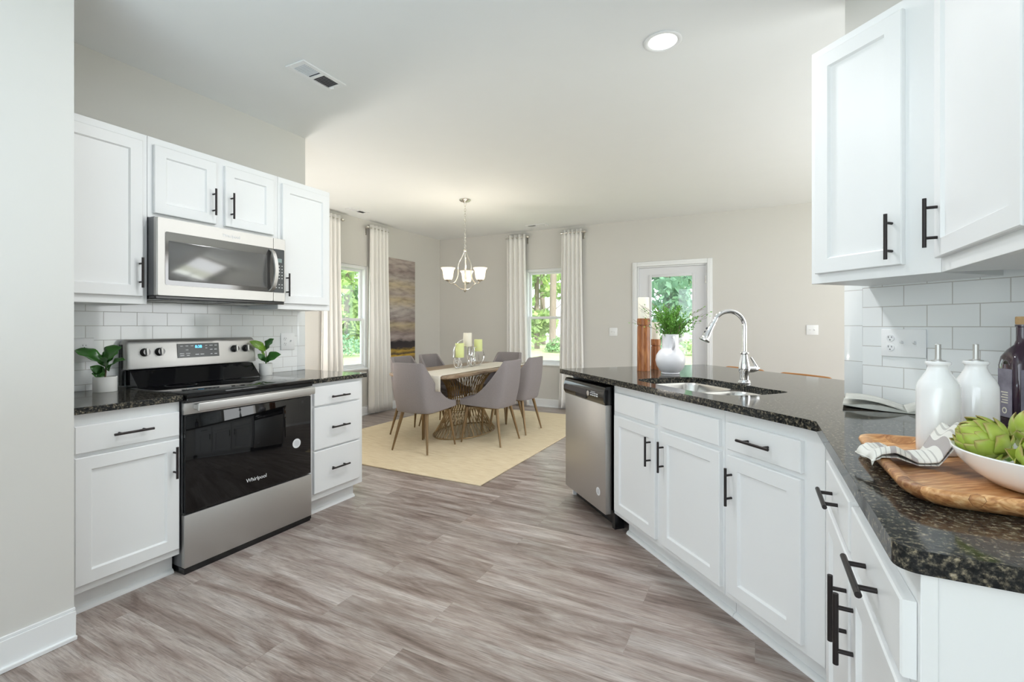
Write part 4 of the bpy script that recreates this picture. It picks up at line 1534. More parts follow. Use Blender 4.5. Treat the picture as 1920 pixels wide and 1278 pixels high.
# ------------------------------------------------------------------ rug
bm = BM(); bx(bm, -4.24, -1.91, 3.17, 6.27, 0.0005, 0.011, 0.003, 1)
tag(obj('rug', bm, M['rug']), 'large beige woven rug under the dining table', 'rug')

# ------------------------------------------------------------------ dining table
TZ = 0.762
tx, ty = -3.06, 4.725
t = thing('dining_table', 'wooden dining table on a bronze wire pedestal', 'table', (tx, ty, 0), 0)
bm = BM()
lo = []
for ins, z_ in ((0.012, TZ - 0.034), (0.0, TZ - 0.022), (0.0, TZ - 0.003), (0.004, TZ)):
    pts_ = []
    for i in range(64):
        a = 2 * PI * i / 64
        c_, s_ = math.cos(a), math.sin(a)
        e_ = 0.22
        pts_.append(((0.42 - ins) * math.copysign(abs(c_) ** e_, c_), (0.93 - ins) * math.copysign(abs(s_) ** e_, s_), z_))
    lo.append(pts_)
loft(bm, lo)
obj('tabletop', bm, M['table_wood'], t)


def waist(z_):       # hourglass profile factor
    u = z_ / (TZ - 0.034)
    return 0.52 + 0.48 * (abs((u - 0.60) / 0.60) ** 1.9 if u < 0.60 else (abs((u - 0.60) / 0.40) ** 2.2) * 0.88)
def ring(z_, n_=72):
    k_ = waist(z_)
    return [(0.315 * k_ * math.cos(2 * PI * i / n_), 0.50 * k_ * math.sin(2 * PI * i / n_), z_) for i in range(n_)]
bm = BM()
zs = [0.016 + (TZ - 0.055) * i / 14 for i in range(15)]
for sgn in (-1, 1):
    for i in range(44):
        pts_ = []
        for j, z_ in enumerate(zs):
            a = 2 * PI * i / 44 + sgn * R(27) * (j / 14 - 0.5)
            k_ = waist(z_)
            pts_.append((0.315 * k_ * math.cos(a), 0.50 * k_ * math.sin(a), z_))
        tube(bm, pts_, 0.0036, 5)
obj('wire_cage', bm, M['bronze'], t)
for z_, r_ in ((0.018, 0.007), (0.30, 0.004), (0.44, 0.004), (TZ - 0.042, 0.008)):
    bm = BM(); tube(bm, ring(z_), r_, 8, closed=True)
    obj('hoop', bm, M['bronze'], t)

bm = BM()
def frun(u, v):
    # u along the runner (drop, top, drop), v across
    x = -0.205 + 0.41 * v + 0.115
    L_ = 0.15
    s_ = u * (1.88 + 2 * L_)
    if s_ < L_:
        return (tx + x + 0.01 * math.sin(v * 9), ty - 0.936 - 0.006 * math.sin(v * 8), TZ - (L_ - s_) * (1.0 if True else 1))
    if s_ > L_ + 1.88:
        return (tx + x, ty + 0.936 + 0.005 * math.sin(v * 7), TZ - (s_ - L_ - 1.88))
    return (tx + x, ty - 0.94 + (s_ - L_), TZ + 0.0035)
grid(bm, frun, 60, 12)
o = obj('table_runner', bm, M['runner'], sharp=180)
sd = o.modifiers.new('thick', 'SOLIDIFY'); sd.thickness = 0.0025; sd.offset = 1
tag(o, 'ivory cloth runner lying along the dining table', 'table runner')

# centrepiece: wire rings with three candle plates
t = thing('candle_centrepiece', 'silver wire ring candle stand in the middle of the dining table', 'candle holder', (-3.05, 4.80, TZ + 0.007), 0)
def circ(bm, c, r, n_dir, rad=0.0042):
    n_dir = Vector(n_dir).normalized()
    a_ = n_dir.cross(Vector((0, 0, 1))).normalized()
    b_ = n_dir.cross(a_)
    tube(bm, [Vector(c) + (a_ * math.cos(2 * PI * k_ / 48) + b_ * math.sin(2 * PI * k_ / 48)) * r for k_ in range(48)], rad, 8, closed=True)
for (yy, zc_, r_, dn) in ((-0.27, 0.135, 0.130, (1, 0.35, 0)), (-0.11, 0.165, 0.160, (1, -0.3, 0)), (0.03, 0.150, 0.145, (1, 0.5, 0)), (0.20, 0.120, 0.115, (1, -0.15, 0)), (0.05, 0.07, 0.065, (0.5, 1, 0)), (-0.24, 0.05, 0.045, (1, -0.9, 0)), (0.12, 0.055, 0.05, (1, 0.9, 0))):
    bm = BM(); circ(bm, (0, yy, zc_), r_, dn, 0.0055)
    obj('wire_ring', bm, M['chrome'], t)
spots = ((0.0, -0.205, 0.122, 0.165), (0.012, -0.055, 0.245, 0.160), (-0.01, 0.225, 0.175, 0.145))
for x_, y_, h_, ch in spots:
    bm = BM(); lathe(bm, [(0, h_ - 0.006), (0.045, h_ - 0.004), (0.047, h_), (0, h_ - 0.0005)], (x_, y_, 0), 28)
    pl_ = obj('candle_plate', bm, M['chrome'], t)
    bm = BM(); tube(bm, [(x_, y_, h_ - 0.005), (x_ * 0.5, y_ + 0.01, 0.02), (0, y_ + 0.03, 0.004)], 0.0045, 8)
    obj('prop_rod', bm, M['chrome'], t)
for (x_, y_, h_, ch), mk_, lb in zip(spots, ('candle_green', 'candle', 'candle_green'), ('pale green pillar candle nearest the camera on the table stand', 'tall ivory pillar candle in the centre of the table stand', 'pale green pillar candle farthest along the table stand')):
    c_ = thing('pillar_candle', lb, 'candle', (-3.05 + x_, 4.80 + y_, TZ + 0.007 + h_ + 0.0005), 0, 'candles on the dining table')
    bm = BM(); lathe(bm, [(0, 0), (0.049, 0), (0.051, 0.003), (0.051, ch - 0.004), (0.048, ch), (0.036, ch - 0.002), (0, ch - 0.008)], (0, 0, 0), 32)
    obj('wax', bm, M[mk_], c_)
    bm = BM(); tube(bm, [(0, 0, ch - 0.008), (0.001, 0, ch + 0.004)], 0.0012, 6)
    obj('wick', bm, M['slot'], c_)

# ------------------------------------------------------------------ dining chairs
def make_chair():
    t = thing('dining_chair', '', 'chair', (0, 0, 0), 0, 'grey dining chairs')
    bm = BM()
    hw, yb, yf = 0.222, -0.235, 0.255
    plan = [(hw - 0.004, yf), (hw, yf - 0.10), (hw + 0.002, yf - 0.20), (hw, yb + 0.17), (hw - 0.006, yb + 0.09), (hw - 0.030, yb + 0.030), (hw - 0.085, yb + 0.004), (hw - 0.155, yb - 0.004)]
    plan = [Vector((x, y, 0)) for x, y in plan]
    plan += [Vector((0, yb - 0.006, 0))] + [Vector((-q.x, q.y, 0)) for q in plan[::-1]]
    path = spline(plan, 60)
    def top(y):
        s_ = min(1, max(0, (y - (yb + 0.035)) / (yf - yb - 0.035)))
        return 0.468 + 0.412 * (1 - s_) ** 2.35
    def f(u, v):
        q = path[min(60, int(round(u * 60)))]
        h_ = top(q.y)
        zb_ = 0.385 + 0.02 * max(0, (q.y - yb) / (yf - yb)) + 0.012 * (abs(q.x) / hw) * 0
        z_ = zb_ + (h_ - zb_) * v
        up = max(0, z_ - 0.44)
        rear = max(0.0, 1 - (q.y - yb) / 0.30)
        y_ = q.y - 0.155 * up * (0.35 + 0.65 * rear) - 0.02 * math.sin(v * PI) * rear
        x_ = q.x * (1 - 0.10 * max(0, up) * 1.0)
        return (x_, y_ + (0.012 if v == 0 else 0) * rear, z_)
    grid(bm, f, 60, 14)
    o = obj('backrest', bm, M['fabric'], t, sharp=180)
    sd = o.modifiers.new('pad', 'SOLIDIFY'); sd.thickness = 0.036; sd.offset = 1 if False else -1
    bv = o.modifiers.new('round', 'BEVEL'); bv.width = 0.011; bv.segments = 3; bv.limit_method = 'ANGLE'; bv.angle_limit = R(55)
    bm = BM()
    lo = []
    for ins, z_ in ((0.02, 0.386), (0.0, 0.395), (0.0, 0.448), (0.008, 0.466), (0.03, 0.476), (0.08, 0.481)):
        lo.append([(x, y, z_) for x, y in rrect(-0.182 + ins, 0.182 - ins, -0.195 + ins, 0.262 - ins * 0.8, 0.035, 5)])
    loft(bm, lo)
    obj('seat', bm, M['fabric'], t, sharp=60)
    bm = BM()
    bx(bm, -0.17, 0.17, -0.17, 0.20, 0.372, 0.3845, 0.003, 1)
    obj('seat_frame', bm, M['brass'], t)
    for sx_ in (-1, 1):
        for (x0, y0_, x1, y1_) in ((0.165, 0.195, 0.212, 0.240), (0.150, -0.160, 0.218, -0.240)):
            bm = BM()
            tube(bm, [(sx_ * x0, y0_, 0.376), (sx_ * (x0 * 0.7 + x1 * 0.3), y0_ * 0.7 + y1_ * 0.3, 0.265), (sx_ * x1, y1_, 0.0)], [0.019, 0.0165, 0.0085], 14)
            obj('leg', bm, M['brass'], t)
    return t


ch0 = make_chair()
CHZ = 0.0145
seats = [(-3.015, 3.895, 0, 'grey upholstered chair at the near head of the table, its back to the camera'),
         (-2.555, 4.455, 90, 'grey chair on the right side of the table, nearer of the two'),
         (-2.555, 5.055, 90, 'grey chair on the right side of the table, nearer the far window'),
         (-3.475, 4.385, -90, 'grey chair on the left side of the table, partly behind the nearest chair'),
         (-3.470, 4.900, -90, 'grey chair on the left side of the table, in front of the painting'),
         (-3.015, 5.515, 180, 'grey chair at the far head of the table, facing the camera')]
for i, (x, y, rz, lb) in enumerate(seats):
    c_ = ch0 if i == 0 else dup(ch0, (x, y, CHZ), rz, lb)
    c_.location = (x, y, CHZ); c_.rotation_euler = (0, 0, R(rz)); c_['label'] = lb

# ------------------------------------------------------------------ bar stools behind the peninsula
def make_stool():
    t = thing('bar_stool', '', 'bar stool', (0, 0, 0), 0, 'wooden bar stools')
    # local: faces -y (toward the counter), back at +y
    bm = BM()
    lo = []
    for ins, z_ in ((0.015, 0.635), (0.0, 0.645), (0.0, 0.662), (0.02, 0.668)):
        lo.append([(x, y, z_) for x, y in rrect(-0.20 + ins, 0.20 - ins, -0.19 + ins, 0.19 - ins, 0.05, 5)])
    loft(bm, lo)
    obj('seat', bm, M['stool_wood'], t)
    bm = BM()
    lo = []
    for i in range(25):
        u = i / 24 * 2 - 1
        x_ = 0.215 * u; y_ = 0.215 - 0.035 * u * u
        h_ = 0.062 if abs(u) < 0.85 else 0.062 - 0.045 * ((abs(u) - 0.85) / 0.15) ** 2
        zt = 0.913 - (0.020 * ((abs(u) - 0.8) / 0.2) ** 2 if abs(u) > 0.8 else 0)
        lo.append([(x_, y_ - 0.009, zt - 0.12), (x_, y_ + 0.009, zt - 0.12), (x_, y_ + 0.010, zt - 0.004), (x_, y_ + 0.006, zt), (x_, y_ - 0.006, zt), (x_, y_ - 0.010, zt - 0.004)])
    loft(bm, lo)
    obj('backrest', bm, M['stool_wood'], t)
    for x_ in (-0.16, 0.16):
        bm = BM(); tube(bm, [(x_, 0.165, 0.65), (x_ * 1.02, 0.192, 0.86)], 0.011, 10)
        obj('back_post', bm, M['handle'], t)
        for y_ in (-0.15, 0.15):
            bm = BM(); tube(bm, [(x_, y_, 0.640), (x_ * 1.28, y_ * 1.28, 0.0)], [0.016, 0.011], 10)
            obj('leg', bm, M['handle'], t)
    bm = BM(); tube(bm, [(-0.185, -0.175, 0.22), (0.185, -0.175, 0.22), (0.185, 0.175, 0.22), (-0.185, 0.175, 0.22)], 0.008, 8, closed=True)
    obj('foot_rest', bm, M['handle'], t)
    return t


st0 = make_stool()
for i, (tt, lb) in enumerate(((3.10, 'wooden bar stool back showing behind the faucet'), (2.545, 'wooden bar stool back showing right of the faucet'), (1.965, 'wooden bar stool almost hidden beside the tiled wall'))):
    p = ct(2.80, tt)
    s_ = st0 if i == 0 else dup(st0, (p[0], p[1], 0), -45, lb)
    s_.location = (p[0], p[1], 0); s_.rotation_euler = (0, 0, R(-45)); s_['label'] = lb

# ------------------------------------------------------------------ peninsula decor
def candlestick(label, clabel, c, t_, r, h, rc, hc):
    p = ct(c, t_)
    o = thing('candle_holder', label, 'candle holder', (p[0], p[1], ZR + 0.0005), 0, 'turned wood candle holders')
    g = h - 0.055
    bm = BM(); lathe(bm, [(0, 0), (r * 1.02, 0), (r * 1.02, 0.015), (r * 0.98, 0.05), (r * 1.0, h * 0.5), (r * 0.96, g - 0.006), (r * 0.96, g)], (0, 0, 0), 32)
    lathe(bm, [(r * 0.96, g), (r * 0.86, g + 0.002), (r * 0.86, g + 0.008), (r, g + 0.010), (r * 1.02, h - 0.01), (r * 0.98, h), (0, h)], (0, 0, 0), 32)
    obj('turned_post', bm, M['turned_wood'], o)
    c_ = thing('pillar_candle', clabel, 'candle', (p[0], p[1], ZR + h + 0.001), 0, 'candles on the peninsula')
    bm = BM(); lathe(bm, [(0, 0), (rc, 0), (rc, hc - 0.003), (rc * 0.95, hc), (0, hc - 0.005)], (0, 0, 0), 28)
    obj('wax', bm, M['candle'], c_)


candlestick('taller turned wooden candle holder left of the white vase', 'ivory candle on the taller wooden holder', 1.925, 2.928, 0.045, 0.372, 0.0395, 0.150)
candlestick('shorter turned wooden candle holder tucked behind the white vase', 'ivory candle on the shorter wooden holder', 2.072, 2.992, 0.035, 0.222, 0.029, 0.125)

vx, vy = ct(1.978, 2.692)
t = thing('vase', 'round white jug vase on the granite peninsula', 'vase', (vx, vy, ZR + 0.0005), 0)
bm = BM()
lathe(bm, [(0, 0), (0.058, 0), (0.060, 0.004), (0.056, 0.010), (0.072, 0.024), (0.090, 0.055), (0.0965, 0.090), (0.092, 0.122), (0.076, 0.150), (0.058, 0.166), (0.0545, 0.176), (0.0545, 0.252), (0.056, 0.262), (0.053, 0.264), (0.050, 0.252), (0.050, 0.17), (0.0, 0.14)], (0, 0, 0), 40)
obj('body', bm, M['vase'], t)
bm = BM()
hv = Vector((0.40, -0.92, 0)).normalized()
tube(bm, spline([hv * 0.052 + Vector((0, 0, 0.245)), hv * 0.078 + Vector((0, 0, 0.246)), hv * 0.092 + Vector((0, 0, 0.222)), hv * 0.086 + Vector((0, 0, 0.190)), hv * 0.060 + Vector((0, 0, 0.165))], 18), 0.0085, 10)
obj('handle', bm, M['vase'], t)

rnd = random.Random(11)
t = thing('greenery_bunch', 'bunch of fine green sprigs standing in the white vase', 'plant', (vx, vy, ZR + 0.16), 0)
sb, fb = BM(), BM()
def leaflet(bm, p, d, l, w):
    d = d.normalized()
    s_ = d.cross(Vector((rnd.uniform(-1, 1), rnd.uniform(-1, 1), rnd.uniform(-1, 1)))).normalized()
    n_ = d.cross(s_)
    vs = [bm.verts.new(q) for q in (p, p + d * l * 0.5 + s_ * w + n_ * l * 0.05, p + d * l, p + d * l * 0.5 - s_ * w + n_ * l * 0.05)]
    bm.faces.new(vs)
right = Vector((0.889, 0.458, 0))
fwd = Vector((-0.458, 0.889, 0))
for i in range(64):
    long = i >= 52
    ang = rnd.uniform(0, 2 * PI)
    spread = rnd.uniform(0.02, 0.135) if not long else rnd.uniform(0.16, 0.22)
    hgt = rnd.uniform(0.17, 0.31) if not long else rnd.uniform(0.22, 0.34)
    off = right * math.cos(ang) * spread * 1.1 + fwd * math.sin(ang) * spread * 0.8
    base = Vector((off.x * 0.12, off.y * 0.12, 0))
    tipv = base + off + Vector((0, 0, hgt - spread * 0.25))
    mid = base + off * 0.28 + Vector((0, 0, hgt * 0.55))
    pts_ = spline([base, mid, tipv], 12)
    tube(sb, pts_, [0.0016 * (1 - 0.6 * k_ / 12) for k_ in range(13)], 4)
    for j in range(3, 13):
        dens = 7 if not long else (3 if j < 9 else 1)
        for _ in range(dens):
            dirv = (pts_[j] - pts_[j - 1]).normalized() + Vector((rnd.uniform(-1, 1), rnd.uniform(-1, 1), rnd.uniform(-0.6, 1))) * 0.9
            q = pts_[j] + Vector((rnd.uniform(-1, 1), rnd.uniform(-1, 1), rnd.uniform(-1, 1))) * 0.009
            leaflet(fb, q, dirv, rnd.uniform(0.010, 0.022), rnd.uniform(0.0025, 0.005))
    if long:
        for _ in range(3):
            q = pts_[rnd.randint(7, 11)]
            tube(sb, [q, q + (off.normalized() + Vector((rnd.uniform(-.5, .5), rnd.uniform(-.5, .5), rnd.uniform(0, 1)))) * 0.045], 0.0008, 3)
obj('twigs', sb, M['twig'], t)
tag(obj('leaves', fb, M['fern'], t), kind='stuff')

# ------------------------------------------------------------------ potted fig plants
def leaf(bm, base, tipp, w, nrm, curl=0.15, fold=0.25):
    base, tipp, nrm = Vector(base), Vector(tipp), Vector(nrm)
    ax = tipp - base
    L_ = ax.length
    d = ax.normalized()
    s_ = d.cross(nrm).normalized()
    n_ = s_.cross(d).normalized()
    def f(u, v):
        vv = v * 2 - 1
        prof = math.sin(PI * min(1, u ** 0.82)) ** 0.75 * (0.55 + 0.55 * u) if 0 < u < 1 else 0.02
        wd_ = w * prof * (1.0 if u < 1 else 0.05)
        q = base + d * L_ * u + s_ * wd_ * vv + n_ * (curl * L_ * math.sin(u * PI) + fold * abs(vv) * wd_ + 0.004 * math.sin(u * 16) * abs(vv))
        return q
    grid(bm, f, 14, 6)


def fig(label, loc, r, h, sc, leaves):
    t = thing('potted_plant', label, 'plant', loc, 0, 'small potted fig plants')
    bm = BM(); lathe(bm, [(0, 0), (r * 0.97, 0), (r, 0.003), (r, h), (r * 0.97, h + 0.001), (r * 0.9, h), (r * 0.9, h - 0.012), (0, h - 0.012)], (0, 0, 0), 36)
    obj('planter', bm, M['pot'], t)
    bm = BM(); lathe(bm, [(0, 0.004), (r * 0.89, 0), (r * 0.89, -0.004), (0, -0.004)], (0, 0, h - 0.010), 24)
    obj('soil', bm, M['soil'], t)
    bm = BM(); tube(bm, [(0, 0, h - 0.01), (0.004, 0.002, h + 0.03), (0.002, 0, h + 0.085)], [0.0045, 0.004, 0.002], 8)
    obj('stem', bm, M['twig'], t)
    for (x0, z0, x1, z1, w, dpt, nr, kind_) in leaves:
        A_ = right * x0 * sc + Vector((0, 0, h + z0 * sc)) - fwd * 0.0
        B_ = right * x1 * sc + Vector((0, 0, h + z1 * sc)) - fwd * dpt
        nv = right * nr[0] + Vector((0, 0, nr[1])) - fwd * nr[2]
        bm = BM(); leaf(bm, A_, B_, w * 1.15, nv)
        o = obj('leaf', bm, M[kind_], t, sharp=180)
        o.modifiers.new('thick', 'SOLIDIFY').thickness = 0.0012
    return t


fig('potted fig plant in a white pot left of the range', (-3.062, 1.236, 0.9085), 0.051, 0.079, 0.000354,
    [(-15, 190, -380, 400, 0.036, 0.03, (0.3, 0.8, 0.5), 'leaf'), (0, 200, 270, 440, 0.050, 0.01, (-0.3, 0.35, 0.9), 'leaf'), (60, 80, 395, 260, 0.030, 0.04, (-0.4, 0.8, 0.6), 'leaf'),
     (30, 140, 190, 280, 0.036, 0.045, (0.1, 0.3, 1), 'leaf'), (0, 70, -100, 160, 0.024, 0.05, (0.3, 0.3, 1), 'leaf'), (10, 30, 115, 90, 0.030, 0.055, (0, 0.5, 1), 'leaf'), (-5, 20, -75, 60, 0.026, 0.05, (0.1, 0.4, 1), 'leaf'),
     (-10, 150, -90, 330, 0.034, -0.045, (0.2, 0.2, 0.9), 'leaf'), (5, 180, 80, 420, 0.036, -0.05, (0, 0.2, 0.9), 'leaf')])
fig('potted fig plant in a white pot right of the range', (-3.085, 2.176, 0.9085), 0.043, 0.082, 0.000294,
    [(0, 300, -225, 545, 0.030, 0.09, (0.5, 0.4, 0.8), 'leaf_light'), (20, 320, 180, 595, 0.038, -0.01, (-0.4, 0.3, 0.8), 'leaf'), (0, 40, 400, 220, 0.040, 0.02, (-0.3, 0.5, 0.9), 'leaf'),
     (-30, 170, -185, 410, 0.014, 0.02, (0.9, 0.3, 0.3), 'leaf_light'), (-10, 60, -140, 230, 0.022, 0.03, (0.6, 0.3, 0.8), 'leaf'), (0, 20, 90, 150, 0.026, 0.035, (-0.1, 0.3, 1), 'leaf')])

# ------------------------------------------------------------------ right counter: board, bottles, bowl, artichokes, towel, magazine
bt = 0.957
t = thing('cutting_board', 'rectangular acacia board with raised rim on the right counter', 'cutting board', (0.478, 1.312, ZR + 0.0005), 0)
bm = BM()
bw_, bh_ = 0.240, 0.250
lo = []
for ins, z_, r_ in ((0.035, 0.0, 0.045), (0.024, 0.001, 0.055), (0.006, 0.014, 0.062), (0.0, 0.026, 0.065), (0.003, 0.033, 0.063), (0.012, 0.034, 0.056), (0.020, 0.032, 0.05), (0.034, 0.0195, 0.042), (0.045, 0.0185, 0.036)):
    lo.append([(x, y, z_) for x, y in rrect(-bw_ + ins, bw_ - ins, -bh_ + ins, bh_ - ins, r_, 8)])
loft(bm, lo)
obj('board', bm, M['board'], t, sharp=60)
BT = ZR + 0.0195


def oil_bottle(label, loc):
    t = thing('oil_bottle', label, 'bottle', loc, 0, 'white ceramic oil bottles')
    bm = BM()
    k_ = 0.76
    lathe(bm, [(r_ * k_, z_) for r_, z_ in [(0, 0), (0.050, 0), (0.053, 0.004), (0.0535, 0.02), (0.0535, 0.145), (0.0525, 0.156), (0.047, 0.168), (0.030, 0.190), (0.0255, 0.200), (0.0265, 0.205), (0.031, 0.2085), (0.0315, 0.2125), (0.029, 0.215), (0.018, 0.2155), (0.012, 0.210), (0, 0.209)]], (0, 0, 0), 48)
    obj('body', bm, M['ceramic'], t)
    bm = BM(); lathe(bm, [(0, 0.2152), (0.0140, 0.2152), (0.0140, 0.217), (0.0065, 0.2185), (0.0055, 0.222), (0.0055, 0.2545), (0.0045, 0.2555), (0.0042, 0.22), (0, 0.22)], (0, 0, 0), 24)
    obj('pour_spout', bm, M['steel'], t)
    return t


oil_bottle('white ceramic oil bottle on the wooden board, nearer the camera', (0.385, 1.455, BT + 0.001))
oil_bottle('white ceramic oil bottle behind its twin, next to the artichokes', (0.4705, 1.515, BT + 0.001))

# dark spirit bottle
t = thing('glass_bottle', 'dark violet glass bottle with cork at the right edge of the frame', 'bottle', (0.738, 2.03, ZR + 0.0005), 12)
bm = BM()
def sq(hw_, r_, z_):
    return [(x, y, z_) for x, y in rrect(-hw_, hw_, -hw_, hw_, r_, 6)]
loft(bm, [sq(0.036, 0.014, 0), sq(0.0385, 0.015, 0.005), sq(0.041, 0.016, 0.10), sq(0.043, 0.018, 0.195), sq(0.040, 0.020, 0.222), sq(0.030, 0.020, 0.244), sq(0.018, 0.0175, 0.260), sq(0.014, 0.0135, 0.274), sq(0.0135, 0.013, 0.315), sq(0.016, 0.0155, 0.317), sq(0.016, 0.0155, 0.323)])
obj('bottle_body', bm, M['dark_bottle'], t)
bm = BM(); lathe(bm, [(0, 0.3235), (0.0145, 0.3235), (0.0155, 0.327), (0.0155, 0.345), (0.0140, 0.348), (0, 0.348)], (0, 0, 0), 24)
obj('cork', bm, M['cork'], t)
bm = BM(); bx(bm, -0.030, 0.030, -0.0442, -0.0425, 0.035, 0.185)
lb_ = obj('front_label', bm, M['bottle_label'], t)
bm = BM(); bx(bm, -0.0442, -0.0425, -0.029, 0.029, 0.035, 0.185)
obj('side_label', bm, M['bottle_label'], t)
bm = BM(); lathe(bm, [(0.006, -0.0003), (0.010, -0.0003), (0.010, 0.0005), (0.006, 0.0005)], (-0.0445, 0.0, 0.055), 20, mtx=Matrix.Rotation(R(90), 4, 'Y'))
for i in range(5):
    bx(bm, -0.0448, -0.0442, -0.014, 0.014 - 0.004 * (i % 2), 0.078 + i * 0.008, 0.0815 + i * 0.008)
obj('label_print', bm, M['candle'], t)

# bowl
bcx, bcy, bR = 0.500, 1.208, 0.157
t = thing('bowl', 'wide shallow white bowl of artichokes on the wooden board', 'bowl', (bcx, bcy, BT + 0.001), 0)
bm = BM()
lathe(bm, [(0, 0.003), (0.070, 0.003), (0.072, 0.0), (0.085, 0.0), (0.105, 0.006), (0.130, 0.024), (0.148, 0.045), (0.157, 0.064), (0.155, 0.066), (0.150, 0.064), (0.141, 0.046), (0.123, 0.028), (0.098, 0.013), (0.07, 0.008), (0, 0.007)], (0, 0, 0), 64)
obj('bowl_body', bm, M['ceramic'], t)


def artichoke(label, loc, axis, r, seed):
    rd = random.Random(seed)
    t = thing('artichoke', label, 'artichoke', loc, 0, 'artichokes in the bowl')
    mt_ = Vector(axis).normalized().to_track_quat('Z', 'Y').to_matrix().to_4x4()
    bm = BM()
    tipl = bm.verts.layers.float.new('tip')
    lathe(bm, [(0, -r * 0.85), (r * 0.45, -r * 0.75), (r * 0.80, -r * 0.25), (r * 0.82, r * 0.15), (r * 0.62, r * 0.55), (r * 0.25, r * 0.82), (0, r * 0.88)], (0, 0, 0), 20, mtx=mt_)
    N = 46
    for i in range(N):
        fr = i / (N - 1)
        lat = R(-68) + R(128) * fr ** 0.92      # base of bract
        phi = i * 2.39996 + rd.uniform(-0.10, 0.10)
        size = r * (1.16 - 0.38 * fr) * rd.uniform(0.94, 1.06)
        if fr < 0.14:
            size *= 0.66
        rad = r * (0.80 + 0.05 * math.sin(i * 1.7))
        er = Vector((math.cos(phi), math.sin(phi), 0))
        es_ = Vector((-math.sin(phi), math.cos(phi), 0))
        wv = size * (0.52 - 0.08 * fr)
        rows = []
        nu, nv = 9, 6
        flare = rd.uniform(0.10, 0.26) * (1.15 - 0.8 * fr)
        for a in range(nu + 1):
            u = a / nu
            th_ = lat + u * (size / r) * (0.98 - 0.2 * flare)
            out = rad + r * (0.10 * math.sin(u * PI * 0.6) + flare * u ** 1.8)
            c_ = er * (math.cos(th_) * out) + Vector((0, 0, math.sin(th_) * out * 1.04))
            nrm_ = (er * math.cos(th_) + Vector((0, 0, math.sin(th_))))
            wid = (0.55 + 0.9 * u) if u < 0.5 else max(0.0, 1 - ((u - 0.5) / 0.5) ** 1.7)
            ww = wv * max(0.04, wid)
            row = []
            for b_ in range(nv + 1):
                v = b_ / nv * 2 - 1
                q = c_ + es_ * ww * v - nrm_ * (abs(v) ** 1.8) * ww * 0.50 + nrm_ * r * 0.012 * (1 - abs(v))
                vt = bm.verts.new(mt_ @ q)
                vt[tipl] = min(1.0, u * (0.92 + 0.10 * abs(v)) + 0.06 * abs(v) ** 4)
                row.append(vt)
            rows.append(row)
        for a in range(nu):
            for b_ in range(nv):
                bm.faces.new((rows[a][b_], rows[a][b_ + 1], rows[a + 1][b_ + 1], rows[a + 1][b_]))
    o = obj('bracts', bm, M['artichoke'], t, sharp=180)
    o.modifiers.new('thick', 'SOLIDIFY').thickness = 0.0018
    bm = BM()
    ax = Vector(axis).normalized()
    tube(bm, [-ax * r * 0.7, -ax * r * 1.05], [r * 0.26, r * 0.22], 14)
    obj('stem_stub', bm, M['leaf_light'], t)
    return t


artichoke('large green artichoke at the left side of the bowl, tip toward the towel', (0.400, 1.247, BT + 0.0735), (-0.66, -0.02, 0.46), 0.0455, 3)
artichoke('green artichoke at the right edge of the frame, lower in the bowl', (0.447, 1.148, BT + 0.069), (0.25, -0.70, 0.60), 0.041, 5)
artichoke('green artichoke at the back of the bowl, topmost at the frame edge', (0.488, 1.284, BT + 0.089), (0.30, 0.1, 0.95), 0.044, 8)

# towel
bm = BM()
prof_t = [(0.000, 0.016), (0.06, 0.0165), (0.13, 0.017), (0.20, 0.018), (0.245, 0.026)]
P0 = Vector((0.213, 1.298, 0)); P1 = Vector((0.388, 1.328, 0))
dL = (P1 - P0); LL = dL.length; dL.normalize(); dN = Vector((-dL.y, dL.x, 0))
def towel_z(s_):
    # height of the carrying surface under the towel along its run
    x = P0.x + dL.x * s_
    if x < 0.232:
        return ZR + 0.024 + 0.010 * (x - 0.20) / 0.032
    if x < 0.262:
        return ZR + 0.0365
    if x < 0.30:
        return ZR + 0.0365 - 0.014 * (x - 0.262) / 0.038
    if x < 0.333:
        return ZR + 0.0225 + 0.004 * (x - 0.30) / 0.033
    return ZR + 0.0265 + 0.060 * min(1, (x - 0.333) / 0.035)
def ft(u, v):
    # v runs around the doubled cloth: top layer then folded under
    s_ = LL * u
    lay = 1 if v < 0.5 else 0
    vv = (v * 2) if v < 0.5 else (2 - v * 2)
    wdt = 0.088 - 0.012 * u
    off = (vv - 0.5) * wdt
    zz = towel_z(s_) + (0.006 + 0.012 * math.sin(vv * PI) + 0.006 * math.sin(vv * 9 + u * 5) * math.sin(PI * vv) + 0.010 * math.exp(-((u - 0.30) / 0.16) ** 2) * math.sin(vv * 7 + 0.5) + 0.016 * math.exp(-((u - 0.82) / 0.14) ** 2) * (0.5 + 0.5 * math.sin(vv * 8))) * lay + 0.0015
    end = 1 - min(1, u / 0.06)
    if lay:
        zz -= end ** 2 * 0.014
    bend = 0.012 * math.sin(u * 4.2) - 0.006
    q = P0 + dL * (s_ + 0.004 * math.sin(vv * 6)) + dN * (off + bend)
    return (q.x, q.y, zz)
grid(bm, ft, 44, 32, uvfun=lambda u, v: (u * 1.0, v))
o = obj('towel', bm, M['towel'], sharp=180)
o.modifiers.new('thick', 'SOLIDIFY').thickness = 0.0016
tag(o, 'grey and white striped cloth towel draped over the board beside the bowl', 'towel')

